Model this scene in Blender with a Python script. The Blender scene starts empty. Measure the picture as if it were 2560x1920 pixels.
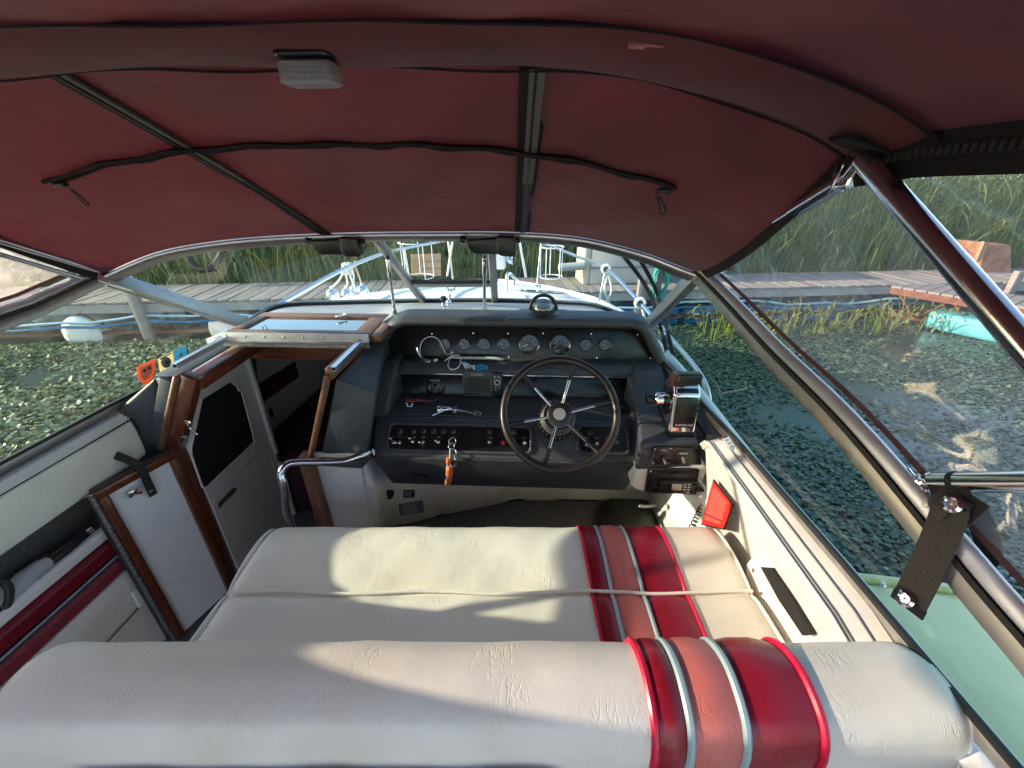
import bpy, bmesh, math, random
import numpy as np
from mathutils import Vector, Matrix
random.seed(7); RNG = np.random.default_rng(11)
SC = bpy.context.scene
COL = SC.collection
R = math.radians
# ------------------------------------------------------------------ camera
FPX = 1035.0; PITCH = R(26.2); YAW = R(2.6); EYE = Vector((0, 0, 1.55))
cam_d = bpy.data.cameras.new('camera'); cam = bpy.data.objects.new('camera', cam_d); COL.objects.link(cam)
cam_d.sensor_width = 36; cam_d.lens = FPX / 2560 * 36; cam_d.clip_start = 0.02; cam_d.clip_end = 2000
cam.location = EYE; cam.rotation_euler = (R(90) - PITCH, 0, YAW)
SC.camera = cam
# ------------------------------------------------------------------ sky, sun, exposure
SUN_EL, SUN_AZ = R(18.0), R(-7.0)   # low sun, almost square off the port side, a little aft
SUN = Vector((-math.cos(SUN_EL) * math.cos(SUN_AZ), math.cos(SUN_EL) * math.sin(SUN_AZ), math.sin(SUN_EL)))
world = bpy.data.worlds.new('World'); SC.world = world; world.use_nodes = True
wn = world.node_tree.nodes; wl = world.node_tree.links
sky = wn.new('ShaderNodeTexSky'); sky.sky_type = 'NISHITA'; sky.sun_disc = False
sky.sun_elevation = math.asin(SUN.z); sky.sun_rotation = math.atan2(SUN.x, SUN.y)
sky.air_density = 1.0; sky.dust_density = 1.2
wl.new(sky.outputs[0], wn['Background'].inputs[0]); wn['Background'].inputs[1].default_value = 0.15
sun_d = bpy.data.lights.new('sun', 'SUN'); sun_d.energy = 3.2; sun_d.angle = R(0.6); sun_d.color = (1.0, 0.83, 0.62)
sun = bpy.data.objects.new('sun', sun_d); COL.objects.link(sun); sun.location = (-8, -1, 8)
sun.rotation_euler = SUN.to_track_quat('Z', 'Y').to_euler()
SC.view_settings.view_transform = 'Standard'; SC.view_settings.look = 'None'
SC.view_settings.exposure = 1.8; SC.view_settings.gamma = 1.0
SC.cycles.max_bounces = 10; SC.cycles.transparent_max_bounces = 16; SC.cycles.diffuse_bounces = 5
SC.cycles.caustics_reflective = False; SC.cycles.caustics_refractive = False
SC.cycles.sample_clamp_indirect = 6.0

# ------------------------------------------------------------------ pixel -> point on a known plane
def ray(u, v):
    x = (u - 1280) / FPX; y = -(v - 960) / FPX
    dx, dy, dz = x, math.cos(PITCH) + y * math.sin(PITCH), -math.sin(PITCH) + y * math.cos(PITCH)
    c, s = math.cos(YAW), math.sin(YAW)
    return Vector((c * dx - s * dy, s * dx + c * dy, dz))
def W(u, v, X=None, Y=None, Z=None):
    d = ray(u, v)
    s = X / d.x if X is not None else (Y / d.y if Y is not None else (Z - EYE.z) / d.z)
    return EYE + d * s
def WP(u, v, p, n):
    d = ray(u, v); n = Vector(n); return EYE + d * ((Vector(p) - EYE).dot(n) / d.dot(n))

# ------------------------------------------------------------------ materials
MATS = {}
def mat(name, col, rough=0.5, metal=0.0, bump=None, var=None, coat=0.0, spec=0.5, sheen=0.0, speck=None):
    if name in MATS: return MATS[name]
    m = bpy.data.materials.new(name); m.use_nodes = True
    n, l = m.node_tree.nodes, m.node_tree.links; b = n['Principled BSDF']
    b.inputs['Base Color'].default_value = (*col, 1); b.inputs['Roughness'].default_value = rough
    b.inputs['Metallic'].default_value = metal; b.inputs['Coat Weight'].default_value = coat
    b.inputs['Specular IOR Level'].default_value = spec; b.inputs['Sheen Weight'].default_value = sheen
    tc = n.new('ShaderNodeTexCoord')
    if var:
        sc, amt = var[0], var[1]; stretch = var[2] if len(var) > 2 else (1, 1, 1)
        mp = n.new('ShaderNodeMapping'); mp.inputs['Scale'].default_value = stretch; l.new(tc.outputs['Object'], mp.inputs[0])
        no = n.new('ShaderNodeTexNoise'); no.inputs['Scale'].default_value = sc; no.inputs['Detail'].default_value = 6
        no.inputs['Roughness'].default_value = 0.65
        l.new(mp.outputs[0], no.inputs['Vector'])
        ra = n.new('ShaderNodeValToRGB'); ra.color_ramp.elements[0].position = 0.3; ra.color_ramp.elements[1].position = 0.7
        ra.color_ramp.elements[0].color = (*[c * (1 - amt) for c in col], 1)
        ra.color_ramp.elements[1].color = (*[min(1, c * (1 + amt)) for c in col], 1)
        l.new(no.outputs[0], ra.inputs[0]); l.new(ra.outputs[0], b.inputs['Base Color'])
        mr = n.new('ShaderNodeMapRange'); mr.inputs['To Min'].default_value = max(0.02, rough - 0.1); mr.inputs['To Max'].default_value = min(1, rough + 0.1)
        l.new(no.outputs[0], mr.inputs[0]); l.new(mr.outputs[0], b.inputs['Roughness'])
    if bump:
        prev = None
        for (sc, st, dist) in bump:
            no = n.new('ShaderNodeTexNoise'); no.inputs['Scale'].default_value = sc; no.inputs['Detail'].default_value = 4
            l.new(tc.outputs['Object'], no.inputs['Vector'])
            bu = n.new('ShaderNodeBump'); bu.inputs['Strength'].default_value = st; bu.inputs['Distance'].default_value = dist
            l.new(no.outputs[0], bu.inputs['Height'])
            if prev: l.new(prev.outputs[0], bu.inputs['Normal'])
            prev = bu
        l.new(prev.outputs[0], b.inputs['Normal'])
    MATS[name] = m; return m

def vinyl_mat(name, col, rough=0.42, wr=0.35, stain=0.06, crack=False):
    m = mat(name, col, rough)
    n, l = m.node_tree.nodes, m.node_tree.links; b = n['Principled BSDF']; tc = n['Texture Coordinate']
    no = n.new('ShaderNodeTexNoise'); no.inputs['Scale'].default_value = 9; no.inputs['Detail'].default_value = 3
    l.new(tc.outputs['Object'], no.inputs['Vector'])
    mx = n.new('ShaderNodeMix'); mx.data_type = 'VECTOR'; mx.inputs['Factor'].default_value = 0.06
    l.new(tc.outputs['Object'], mx.inputs[4]); l.new(no.outputs[1], mx.inputs[5])
    mp = n.new('ShaderNodeMapping'); mp.inputs['Scale'].default_value = (1.0, .30, .35) if not crack else (1, .6, .6); l.new(mx.outputs[1], mp.inputs[0])
    if crack:
        v = n.new('ShaderNodeTexVoronoi'); v.feature = 'DISTANCE_TO_EDGE'; v.inputs['Scale'].default_value = 105; l.new(mp.outputs[0], v.inputs['Vector'])
        cr = n.new('ShaderNodeMapRange'); cr.inputs['From Max'].default_value = 0.10; l.new(v.outputs[0], cr.inputs[0])
    else:
        v = n.new('ShaderNodeTexNoise'); v.inputs['Scale'].default_value = 75; v.inputs['Detail'].default_value = 3; l.new(mp.outputs[0], v.inputs['Vector'])
        sb_ = n.new('ShaderNodeMath'); sb_.operation = 'SUBTRACT'; sb_.inputs[1].default_value = .5; l.new(v.outputs[0], sb_.inputs[0])
        ab = n.new('ShaderNodeMath'); ab.operation = 'ABSOLUTE'; l.new(sb_.outputs[0], ab.inputs[0])
        cr = n.new('ShaderNodeMapRange'); cr.inputs['From Max'].default_value = 0.035; l.new(ab.outputs[0], cr.inputs[0])
    n2 = n.new('ShaderNodeTexNoise'); n2.inputs['Scale'].default_value = 11; n2.inputs['Detail'].default_value = 4; l.new(tc.outputs['Object'], n2.inputs['Vector'])
    msk = n.new('ShaderNodeMapRange'); msk.inputs['From Min'].default_value = 0.42 if crack else 0.52; msk.inputs['From Max'].default_value = 0.66; l.new(n2.outputs[0], msk.inputs[0])
    inv = n.new('ShaderNodeMath'); inv.operation = 'SUBTRACT'; inv.inputs[0].default_value = 1; l.new(cr.outputs[0], inv.inputs[1])
    mu = n.new('ShaderNodeMath'); mu.operation = 'MULTIPLY'; l.new(inv.outputs[0], mu.inputs[0]); l.new(msk.outputs[0], mu.inputs[1])
    bu = n.new('ShaderNodeBump'); bu.invert = True; bu.inputs['Strength'].default_value = wr; bu.inputs['Distance'].default_value = 0.002; l.new(mu.outputs[0], bu.inputs['Height'])
    fine = n.new('ShaderNodeTexNoise'); fine.inputs['Scale'].default_value = 420; l.new(tc.outputs['Object'], fine.inputs['Vector'])
    bu2 = n.new('ShaderNodeBump'); bu2.inputs['Strength'].default_value = 0.3; bu2.inputs['Distance'].default_value = 0.001
    l.new(fine.outputs[0], bu2.inputs['Height']); l.new(bu.outputs[0], bu2.inputs['Normal'])
    big = n.new('ShaderNodeTexNoise'); big.inputs['Scale'].default_value = 9; big.inputs['Detail'].default_value = 3; l.new(tc.outputs['Object'], big.inputs['Vector'])
    bu3 = n.new('ShaderNodeBump'); bu3.inputs['Strength'].default_value = 0.25; bu3.inputs['Distance'].default_value = 0.012
    l.new(big.outputs[0], bu3.inputs['Height']); l.new(bu2.outputs[0], bu3.inputs['Normal']); l.new(bu3.outputs[0], b.inputs['Normal'])
    ra = n.new('ShaderNodeValToRGB'); ra.color_ramp.elements[0].position = 0.35; ra.color_ramp.elements[1].position = 0.65
    ra.color_ramp.elements[0].color = (*[c * (1 - stain * k) for c, k in zip(col, (1, 1.2, 1.6))], 1); ra.color_ramp.elements[1].color = (*col, 1)
    n3 = n.new('ShaderNodeTexNoise'); n3.inputs['Scale'].default_value = 7; n3.inputs['Detail'].default_value = 8; l.new(tc.outputs['Object'], n3.inputs['Vector'])
    l.new(n3.outputs[0], ra.inputs[0]); l.new(ra.outputs[0], b.inputs['Base Color'])
    return m

def wood_mat(name, c1, c2, rough=0.35, axis=0, coat=0.3):
    if name in MATS: return MATS[name]
    m = mat(name, c1, rough, coat=coat)
    n, l = m.node_tree.nodes, m.node_tree.links; b = n['Principled BSDF']; tc = n['Texture Coordinate']
    mp = n.new('ShaderNodeMapping'); s = [60, 60, 60]; s[axis] = 4; mp.inputs['Scale'].default_value = s; l.new(tc.outputs['Object'], mp.inputs[0])
    no = n.new('ShaderNodeTexNoise'); no.inputs['Scale'].default_value = 1.6; no.inputs['Detail'].default_value = 7; no.inputs['Distortion'].default_value = 0.6
    l.new(mp.outputs[0], no.inputs['Vector'])
    ra = n.new('ShaderNodeValToRGB'); ra.color_ramp.elements[0].position = 0.33; ra.color_ramp.elements[1].position = 0.68
    ra.color_ramp.elements[0].color = (*c2, 1); ra.color_ramp.elements[1].color = (*c1, 1)
    l.new(no.outputs[0], ra.inputs[0]); l.new(ra.outputs[0], b.inputs['Base Color'])
    bu = n.new('ShaderNodeBump'); bu.inputs['Strength'].default_value = 0.25; bu.inputs['Distance'].default_value = 0.001
    l.new(no.outputs[0], bu.inputs['Height']); l.new(bu.outputs[0], b.inputs['Normal'])
    return m

def glass_mat(name, tint, haze=0.0, wave=None, refl=1.0, hazecol=(.8, .82, .85), scratch=0.0):
    m = bpy.data.materials.new(name); m.use_nodes = True
    n, l = m.node_tree.nodes, m.node_tree.links; n.remove(n['Principled BSDF']); out = n['Material Output']
    tr = n.new('ShaderNodeBsdfTransparent'); tr.inputs[0].default_value = (*tint, 1)
    gl = n.new('ShaderNodeBsdfGlossy'); gl.inputs['Roughness'].default_value = 0.02 if not haze else 0.08
    fr = n.new('ShaderNodeLayerWeight')   # thin sheet: Schlick on the facing angle, the same from both sides
    p5 = n.new('ShaderNodeMath'); p5.operation = 'POWER'; p5.inputs[1].default_value = 5; l.new(fr.outputs['Facing'], p5.inputs[0])
    mul = n.new('ShaderNodeMath'); mul.operation = 'MULTIPLY_ADD'; mul.inputs[1].default_value = .8 * refl; mul.inputs[2].default_value = .06 * refl; l.new(p5.outputs[0], mul.inputs[0])
    mx = n.new('ShaderNodeMixShader'); l.new(mul.outputs[0], mx.inputs[0]); l.new(tr.outputs[0], mx.inputs[1]); l.new(gl.outputs[0], mx.inputs[2])
    last = mx; tc = n.new('ShaderNodeTexCoord')
    if wave:
        no = n.new('ShaderNodeTexNoise'); no.inputs['Scale'].default_value = wave[0]; no.inputs['Detail'].default_value = 2; no.inputs['Distortion'].default_value = 1.2
        l.new(tc.outputs['Object'], no.inputs['Vector'])
        bu = n.new('ShaderNodeBump'); bu.inputs['Strength'].default_value = wave[1]; bu.inputs['Distance'].default_value = 0.03
        l.new(no.outputs[0], bu.inputs['Height']); l.new(bu.outputs[0], gl.inputs['Normal']); l.new(bu.outputs[0], fr.inputs['Normal'])
    if haze:
        df = n.new('ShaderNodeBsdfDiffuse'); df.inputs[0].default_value = (*hazecol, 1)
        tl = n.new('ShaderNodeBsdfTranslucent'); tl.inputs[0].default_value = (*hazecol, 1)
        ad = n.new('ShaderNodeMixShader'); ad.inputs[0].default_value = 0.5; l.new(df.outputs[0], ad.inputs[1]); l.new(tl.outputs[0], ad.inputs[2])
        no2 = n.new('ShaderNodeTexNoise'); no2.inputs['Scale'].default_value = 6; no2.inputs['Detail'].default_value = 8; no2.inputs['Roughness'].default_value = 0.7
        l.new(tc.outputs['Object'], no2.inputs['Vector'])
        mr = n.new('ShaderNodeMapRange'); mr.inputs['From Min'].default_value = 0.3; mr.inputs['From Max'].default_value = 0.75
        mr.inputs['To Min'].default_value = haze * 0.5; mr.inputs['To Max'].default_value = haze * 1.7; l.new(no2.outputs[0], mr.inputs[0])
        m2 = n.new('ShaderNodeMixShader'); l.new(mr.outputs[0], m2.inputs[0]); l.new(last.outputs[0], m2.inputs[1]); l.new(ad.outputs[0], m2.inputs[2]); last = m2
    l.new(last.outputs[0], out.inputs[0])
    MATS[name] = m; return m

def leaf_mat(name, c1, c2, rough=0.45, trans=0.3, c3=None):
    m = bpy.data.materials.new(name); m.use_nodes = True
    n, l = m.node_tree.nodes, m.node_tree.links; b = n['Principled BSDF']
    g = n.new('ShaderNodeNewGeometry'); ra = n.new('ShaderNodeValToRGB')
    ra.color_ramp.elements[0].color = (*c1, 1); ra.color_ramp.elements[1].color = (*c2, 1)
    if c3:
        e = ra.color_ramp.elements.new(0.93); e.color = (*c2, 1); ra.color_ramp.elements[-1].color = (*c3, 1)
    l.new(g.outputs['Random Per Island'], ra.inputs[0]); l.new(ra.outputs[0], b.inputs['Base Color'])
    b.inputs['Roughness'].default_value = rough
    tl = n.new('ShaderNodeBsdfTranslucent'); l.new(ra.outputs[0], tl.inputs[0])
    mx = n.new('ShaderNodeMixShader'); mx.inputs[0].default_value = trans
    l.new(b.outputs[0], mx.inputs[1]); l.new(tl.outputs[0], mx.inputs[2]); l.new(mx.outputs[0], n['Material Output'].inputs[0])
    MATS[name] = m; return m

WHITE = vinyl_mat('white_vinyl', (.78, .76, .70), wr=.32, stain=.09); WHITE2 = vinyl_mat('white_vinyl_back', (.76, .72, .68), wr=0.36, stain=.10)
REDV = vinyl_mat('red_vinyl', (.25, .008, .024), 0.3, wr=0.1, stain=0.1); SALMON = vinyl_mat('salmon_vinyl', (.60, .165, .15), 0.38, wr=0.45, stain=0.12, crack=True)
PIPE_R = mat('red_piping', (.52, .01, .05), 0.3); PIPE_B = mat('grey_blue_piping', (.30, .42, .46), 0.35); PIPE_W = mat('white_piping', (.8, .78, .73), 0.4)
GEL = mat('white_gelcoat', (.76, .74, .71), 0.28, var=(5, .05), coat=.2)
GELIN = mat('cabin_liner', (.72, .67, .62), 0.5, var=(6, .08))
DECKW = mat('deck_nonskid', (.80, .82, .83), 0.5, bump=[(260, .3, .002)], var=(9, .05))
DASH = mat('dash_leathergrain', (.050, .056, .064), 0.46, bump=[(300, .7, .0022), (30, .1, .004)], var=(14, .22))
DASHS = mat('dash_pebbled', (.062, .064, .062), 0.34, bump=[(170, 1.0, .006), (700, .4, .001)], var=(120, .5))
DASHTOP = mat('dash_top_grey', (.36, .37, .37), 0.6, bump=[(300, .5, .002)], var=(7, .25, (1, 5, 1)))
PANEL = mat('black_instrument_plastic', (.008, .009, .011), 0.28, var=(16, .4), bump=[(500, .1, .0005)])
BLACK = mat('black_plastic', (.010, .010, .011), 0.35, var=(30, .3)); RUB = mat('black_rubber', (.014, .014, .015), 0.6, var=(30, .3))
RIM = mat('wheel_rim_grip', (.022, .018, .016), 0.33, bump=[(260, .35, .0015)], var=(20, .4))
CHROME = mat('chrome', (.78, .78, .80), 0.10, 1.0, var=(25, .06)); STEEL = mat('stainless_tube', (.62, .62, .64), 0.16, 1.0, var=(20, .1))
ALU = mat('anodised_aluminium', (.36, .35, .34), 0.42, 0.85, var=(20, .15), bump=[(300, .12, .0005)])
ALUB = mat('bright_aluminium', (.6, .6, .62), 0.3, 0.95, var=(15, .1))
TEAK = wood_mat('varnished_teak', (.17, .042, .016), (.075, .018, .008), 0.28, 0, .5)
TEAKY = wood_mat('varnished_teak_fore', (.17, .042, .016), (.075, .018, .008), 0.28, 1, .5)
TEAKZ = wood_mat('varnished_teak_upright', (.17, .042, .016), (.075, .018, .008), 0.28, 2, .5)
TEAKW = wood_mat('weathered_teak', (.26, .125, .065), (.12, .05, .025), 0.5, 0, .05)
TEAKWY = wood_mat('weathered_teak_fore', (.26, .125, .065), (.12, .05, .025), 0.5, 1, .05)
TEAKWZ = wood_mat('weathered_teak_upright', (.22, .10, .05), (.10, .04, .02), 0.45, 2, .05)
MIRROR = mat('smoked_acrylic', (.05, .06, .08), 0.03, 0.0, coat=1.0, spec=1.0)
CARPET = mat('grey_carpet', (.17, .165, .16), 0.95, bump=[(420, 1, .006)], var=(240, .6))
CARPET2 = mat('pocket_carpet', (.085, .083, .082), 0.95, bump=[(350, 1, .004)], var=(150, .35))
WEB = mat('black_webbing', (.016, .016, .018), 0.75, bump=[(700, .7, .001)]); WEBG = mat('faded_webbing', (.075, .065, .055), 0.85, bump=[(500, .8, .0015)], var=(300, .3))
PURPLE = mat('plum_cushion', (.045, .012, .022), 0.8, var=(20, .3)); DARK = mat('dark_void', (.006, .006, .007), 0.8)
ORANGE = mat('orange_float', (.75, .19, .05), 0.5); RED_PL = mat('red_placard', (.62, .03, .025), 0.35); WHITEP = mat('white_print', (.8, .8, .8), 0.5)
GREYP = mat('grey_print', (.38, .38, .38), 0.5); ROPE = mat('white_rope', (.7, .68, .62), 0.9, bump=[(400, .8, .003)]); ROPEG = mat('green_rope', (.04, .30, .24), 0.9, bump=[(300, .8, .003)])
ROPET = mat('tan_rope', (.50, .36, .22), 0.9, bump=[(300, .8, .003)])
GLASS = glass_mat('tinted_windscreen_glass', (.78, .92, .93), refl=1.0); GLASSL = glass_mat('side_glass', (.80, .93, .88), refl=1.0, haze=.012)
GLASSS = glass_mat('starboard_side_glass', (.72, .86, .75), refl=.8)
VINYL = glass_mat('clear_vinyl_window', (.92, .93, .95), haze=.11, wave=(5.5, .6), refl=1.2, hazecol=(.86, .83, .82))
VINYLP = glass_mat('hazy_vinyl_window', (.92, .93, .93), haze=.30, wave=(6, .9), refl=1.4, hazecol=(.9, .87, .84))
CLEARP = glass_mat('clear_lamp_plastic', (.9, .9, .9), haze=.5, wave=(60, .6), refl=1.6)
DOME = glass_mat('compass_dome', (.75, .78, .8), refl=2.2)

def canvas_material():
    m = mat('maroon_canvas', (.150, .031, .040), 0.8, bump=[(900, .6, .001), (5, .45, .025), (1.6, .3, .06)], var=(2.6, .34, (1, 2.2, 1)), sheen=.2)
    n, l = m.node_tree.nodes, m.node_tree.links; b = n['Principled BSDF']
    tl = n.new('ShaderNodeBsdfTranslucent'); tl.inputs[0].default_value = (.25, .03, .04, 1)
    mx = n.new('ShaderNodeMixShader'); mx.inputs[0].default_value = 0.06
    l.new(b.outputs[0], mx.inputs[1]); l.new(tl.outputs[0], mx.inputs[2]); l.new(mx.outputs[0], n['Material Output'].inputs[0])
    return m
CANVAS = canvas_material()

# ------------------------------------------------------------------ mesh builder
def spline(pts, n=8, closed=False):
    P = [Vector(p) for p in pts]; out = []; N = len(P)
    for i in range(N if closed else N - 1):
        g = (lambda k: P[k % N]) if closed else (lambda k: P[max(0, min(N - 1, k))])
        p0, p1, p2, p3 = g(i - 1), g(i), g(i + 1), g(i + 2)
        for k in range(n):
            t = k / n
            out.append(0.5 * ((2 * p1) + (p2 - p0) * t + (2 * p0 - 5 * p1 + 4 * p2 - p3) * t * t + (3 * p1 - p0 - 3 * p2 + p3) * t ** 3))
    if not closed: out.append(P[-1].copy())
    return out
class MB:
    def __init__(s): s.v = []; s.f = []
    def add(s, vs, fs):
        o = len(s.v); s.v += [Vector(p) for p in vs]; s.f += [tuple(i + o for i in f) for f in fs]; return s
    def box(s, c, d, ax=None):
        ax = ax or (Vector((1, 0, 0)), Vector((0, 1, 0)), Vector((0, 0, 1))); c = Vector(c)
        vs = [c + ax[0] * (x * d[0] / 2) + ax[1] * (y * d[1] / 2) + ax[2] * (z * d[2] / 2) for z in (-1, 1) for y in (-1, 1) for x in (-1, 1)]
        return s.add(vs, [(0, 2, 3, 1), (4, 5, 7, 6), (0, 1, 5, 4), (2, 6, 7, 3), (0, 4, 6, 2), (1, 3, 7, 5)])
    def prism(s, poly, d):
        p = [Vector(q) for q in poly]; d = Vector(d); n = len(p)
        return s.add(p + [q + d for q in p], [tuple(range(n)), tuple(range(2 * n - 1, n - 1, -1))] + [(i, i + n, (i + 1) % n + n, (i + 1) % n) for i in range(n)])
    def tube(s, pts, r, n=10, closed=False, flat=None, up=None, twist=0):
        P = [Vector(p) for p in pts]; N = len(P); rs = r if isinstance(r, (list, tuple)) else [r] * N
        T = []
        for i in range(N):
            a = P[i - 1] if (i > 0 or closed) else P[i]; b = P[(i + 1) % N] if (i < N - 1 or closed) else P[i]
            T.append((b - a).normalized())
        nrm = Vector(up) if up is not None else (Vector((0, 0, 1)) if abs(T[0].z) < .9 else Vector((1, 0, 0)))
        vs = []
        for i in range(N):
            if up is not None: nrm = Vector(up)
            nrm = (nrm - T[i] * nrm.dot(T[i])).normalized(); bi = T[i].cross(nrm)
            for k in range(n):
                a = 2 * math.pi * (k + .5) / n + twist
                if flat: # rectangle: flat = (width along bi, height along nrm)
                    q = [(1, 1), (-1, 1), (-1, -1), (1, -1)][k % 4]
                    vs.append(P[i] + bi * (q[0] * flat[0] / 2) + nrm * (q[1] * flat[1] / 2))
                else: vs.append(P[i] + (bi * math.cos(a) + nrm * math.sin(a)) * rs[i])
        fs = []
        for i in range(N if closed else N - 1):
            j = (i + 1) % N
            for k in range(n): fs.append((i * n + k, i * n + (k + 1) % n, j * n + (k + 1) % n, j * n + k))
        if not closed: fs += [tuple(range(n - 1, -1, -1)), tuple(range((N - 1) * n, N * n))]
        return s.add(vs, fs)
    def bar(s, pts, w, h, up): return s.tube(pts, 1, 4, flat=(w, h), up=up)
    def lathe(s, o, ax, prof, n=24):
        o = Vector(o); ax = Vector(ax).normalized(); a = ax.orthogonal().normalized(); b = ax.cross(a); vs = []; fs = []
        for (r, h) in prof:
            for k in range(n):
                t = 2 * math.pi * k / n; vs.append(o + ax * h + (a * math.cos(t) + b * math.sin(t)) * max(r, 1e-5))
        for i in range(len(prof) - 1):
            for k in range(n): fs.append((i * n + k, i * n + (k + 1) % n, (i + 1) * n + (k + 1) % n, (i + 1) * n + k))
        m = len(prof)
        if prof[0][0] > 1e-4 and prof[-1][0] > 1e-4:   # ring: close the section instead of capping it
            fs += [((m - 1) * n + k, (m - 1) * n + (k + 1) % n, (k + 1) % n, k) for k in range(n)]
        else: fs += [tuple(range(n - 1, -1, -1)), tuple(range((m - 1) * n, m * n))]
        return s.add(vs, fs)
    def sphere(s, c, r, n=20, m=12):
        return s.lathe(c, (0, 0, 1), [(r * math.sin(math.pi * i / m), -r * math.cos(math.pi * i / m)) for i in range(m + 1)], n)
    def grid(s, fn, nu, nv, cu=False):
        vs = [fn(i / nu, j / nv) for j in range(nv + 1) for i in range(nu + (0 if cu else 1))]; w = nu + (0 if cu else 1); fs = []
        for j in range(nv):
            for i in range(nu): fs.append((j * w + i, j * w + (i + 1) % w, (j + 1) * w + (i + 1) % w, (j + 1) * w + i))
        return s.add(vs, fs)
    def build(s, name, m, parent=None, bevel=0, seg=2, smooth=True, thick=0, off=0, ang=38, merge=False, fixn=True):
        org = ORG.get(parent.name, Vector((0, 0, 0))) if parent else Vector((0, 0, 0))
        me = bpy.data.meshes.new(name); bm = bmesh.new(); vv = [bm.verts.new(p - org) for p in s.v]
        for f in s.f:
            try: bm.faces.new([vv[i] for i in f])
            except ValueError: pass
        if merge: bmesh.ops.remove_doubles(bm, verts=bm.verts, dist=1e-5)
        if fixn: bmesh.ops.recalc_face_normals(bm, faces=bm.faces)
        if bevel:
            es = [e for e in bm.edges if e.is_manifold and e.calc_face_angle(0) > R(28)]
            bmesh.ops.bevel(bm, geom=es, offset=bevel, segments=seg, affect='EDGES', clamp_overlap=True, profile=.5)
        bm.to_mesh(me); bm.free()
        if smooth:
            for p in me.polygons: p.use_smooth = True
            me.set_sharp_from_angle(angle=R(ang))
        me.materials.append(m)
        o = bpy.data.objects.new(name, me); COL.objects.link(o)
        if thick:
            md = o.modifiers.new('solid', 'SOLIDIFY'); md.thickness = thick; md.offset = off
        if parent: o.parent = parent; ORG[o.name] = org
        return o
ORG = {}
def thing(name, label, cat, loc, group=None):
    o = bpy.data.objects.new(name, None); COL.objects.link(o); o.location = loc; o.empty_display_size = .05
    o['label'] = label; o['category'] = cat; ORG[o.name] = Vector(loc)
    if group: o['group'] = group
    return o
def tag(o, label, cat, group=None):
    o['label'] = label; o['category'] = cat
    if group: o['group'] = group
    return o
def kind(o, k): o['kind'] = k; return o
def shift_origin(o):
    """move the origin of a single-mesh thing to the bottom centre of its mesh"""
    me = o.data; co = np.empty(len(me.vertices) * 3, dtype=np.float32); me.vertices.foreach_get('co', co); co = co.reshape(-1, 3)
    c = Vector(((co[:, 0].min() + co[:, 0].max()) / 2, (co[:, 1].min() + co[:, 1].max()) / 2, co[:, 2].min()))
    me.transform(Matrix.Translation(-c)); o.location = c; return o
def lettering(txt, o, xd, yd, size, m, parent, align='CENTER', name='lettering', lift=.0012):
    cu = bpy.data.curves.new('t', 'FONT'); cu.body = txt; cu.size = size; cu.align_x = align; cu.align_y = 'CENTER'; cu.resolution_u = 2
    t = bpy.data.objects.new('t', cu); COL.objects.link(t)
    me = bpy.data.meshes.new_from_object(t.evaluated_get(bpy.context.evaluated_depsgraph_get())); bpy.data.objects.remove(t)
    xd = Vector(xd).normalized(); yd = Vector(yd).normalized(); nd = xd.cross(yd); org = ORG.get(parent.name, Vector((0, 0, 0)))
    M = Matrix((xd, yd, nd)).transposed().to_4x4(); M.translation = Vector(o) + nd * lift - org
    me.transform(M); me.materials.clear(); me.materials.append(m); me.name = name
    ob = bpy.data.objects.new(name, me); COL.objects.link(ob); ob.parent = parent; ORG[ob.name] = org
    return ob
def rrect(w, h, r, n=5):
    pts = []
    for cx, cy, a0 in ((w / 2 - r, h / 2 - r, 0), (-w / 2 + r, h / 2 - r, 90), (-w / 2 + r, -h / 2 + r, 180), (w / 2 - r, -h / 2 + r, 270)):
        for k in range(n + 1):
            a = R(a0 + 90 * k / n); pts.append((cx + r * math.cos(a), cy + r * math.sin(a)))
    return pts
def bulk(name, V, Fq, m):
    """V (n,3) numpy, Fq (m,4) numpy quads -> one object"""
    me = bpy.data.meshes.new(name); me.vertices.add(len(V)); me.vertices.foreach_set('co', V.astype(np.float32).ravel())
    nf, k = Fq.shape; me.loops.add(nf * k); me.loops.foreach_set('vertex_index', Fq.astype(np.int32).ravel())
    me.polygons.add(nf); me.polygons.foreach_set('loop_start', np.arange(0, nf * k, k, dtype=np.int32)); me.polygons.foreach_set('loop_total', np.full(nf, k, dtype=np.int32))
    me.update(); me.validate(); me.materials.append(m)
    o = bpy.data.objects.new(name, me); COL.objects.link(o); return o
XA, YA, ZA = Vector((1, 0, 0)), Vector((0, 1, 0)), Vector((0, 0, 1))
# ================================================================== WATER, BANK
WZ = -0.42
kind(MB().add([(-400, -400, WZ), (400, -400, WZ), (400, 400, WZ), (-400, 400, WZ)], [(0, 1, 2, 3)]).build('water', mat('pond_water', (.03, .06, .055), .14, bump=[(3, .3, .03), (22, .35, .008)], var=(1.3, .4)), smooth=False), 'structure')
def bank(i, j):
    x = -160 + 320 * i; y = 9.3 + .139 * max(-14, min(14, x)) * .5 + 150 * j ** 2.2
    return Vector((x, y, WZ - .15 + min(1, j * 9) * .75 + .25 * math.sin(x * .9) * min(1, j * 5) + 1.5 * j))
kind(MB().grid(bank, 120, 24).build('ground', mat('bank_soil', (.035, .045, .02), .95, var=(3, .4), bump=[(12, .8, .1)])), 'structure')

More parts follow.
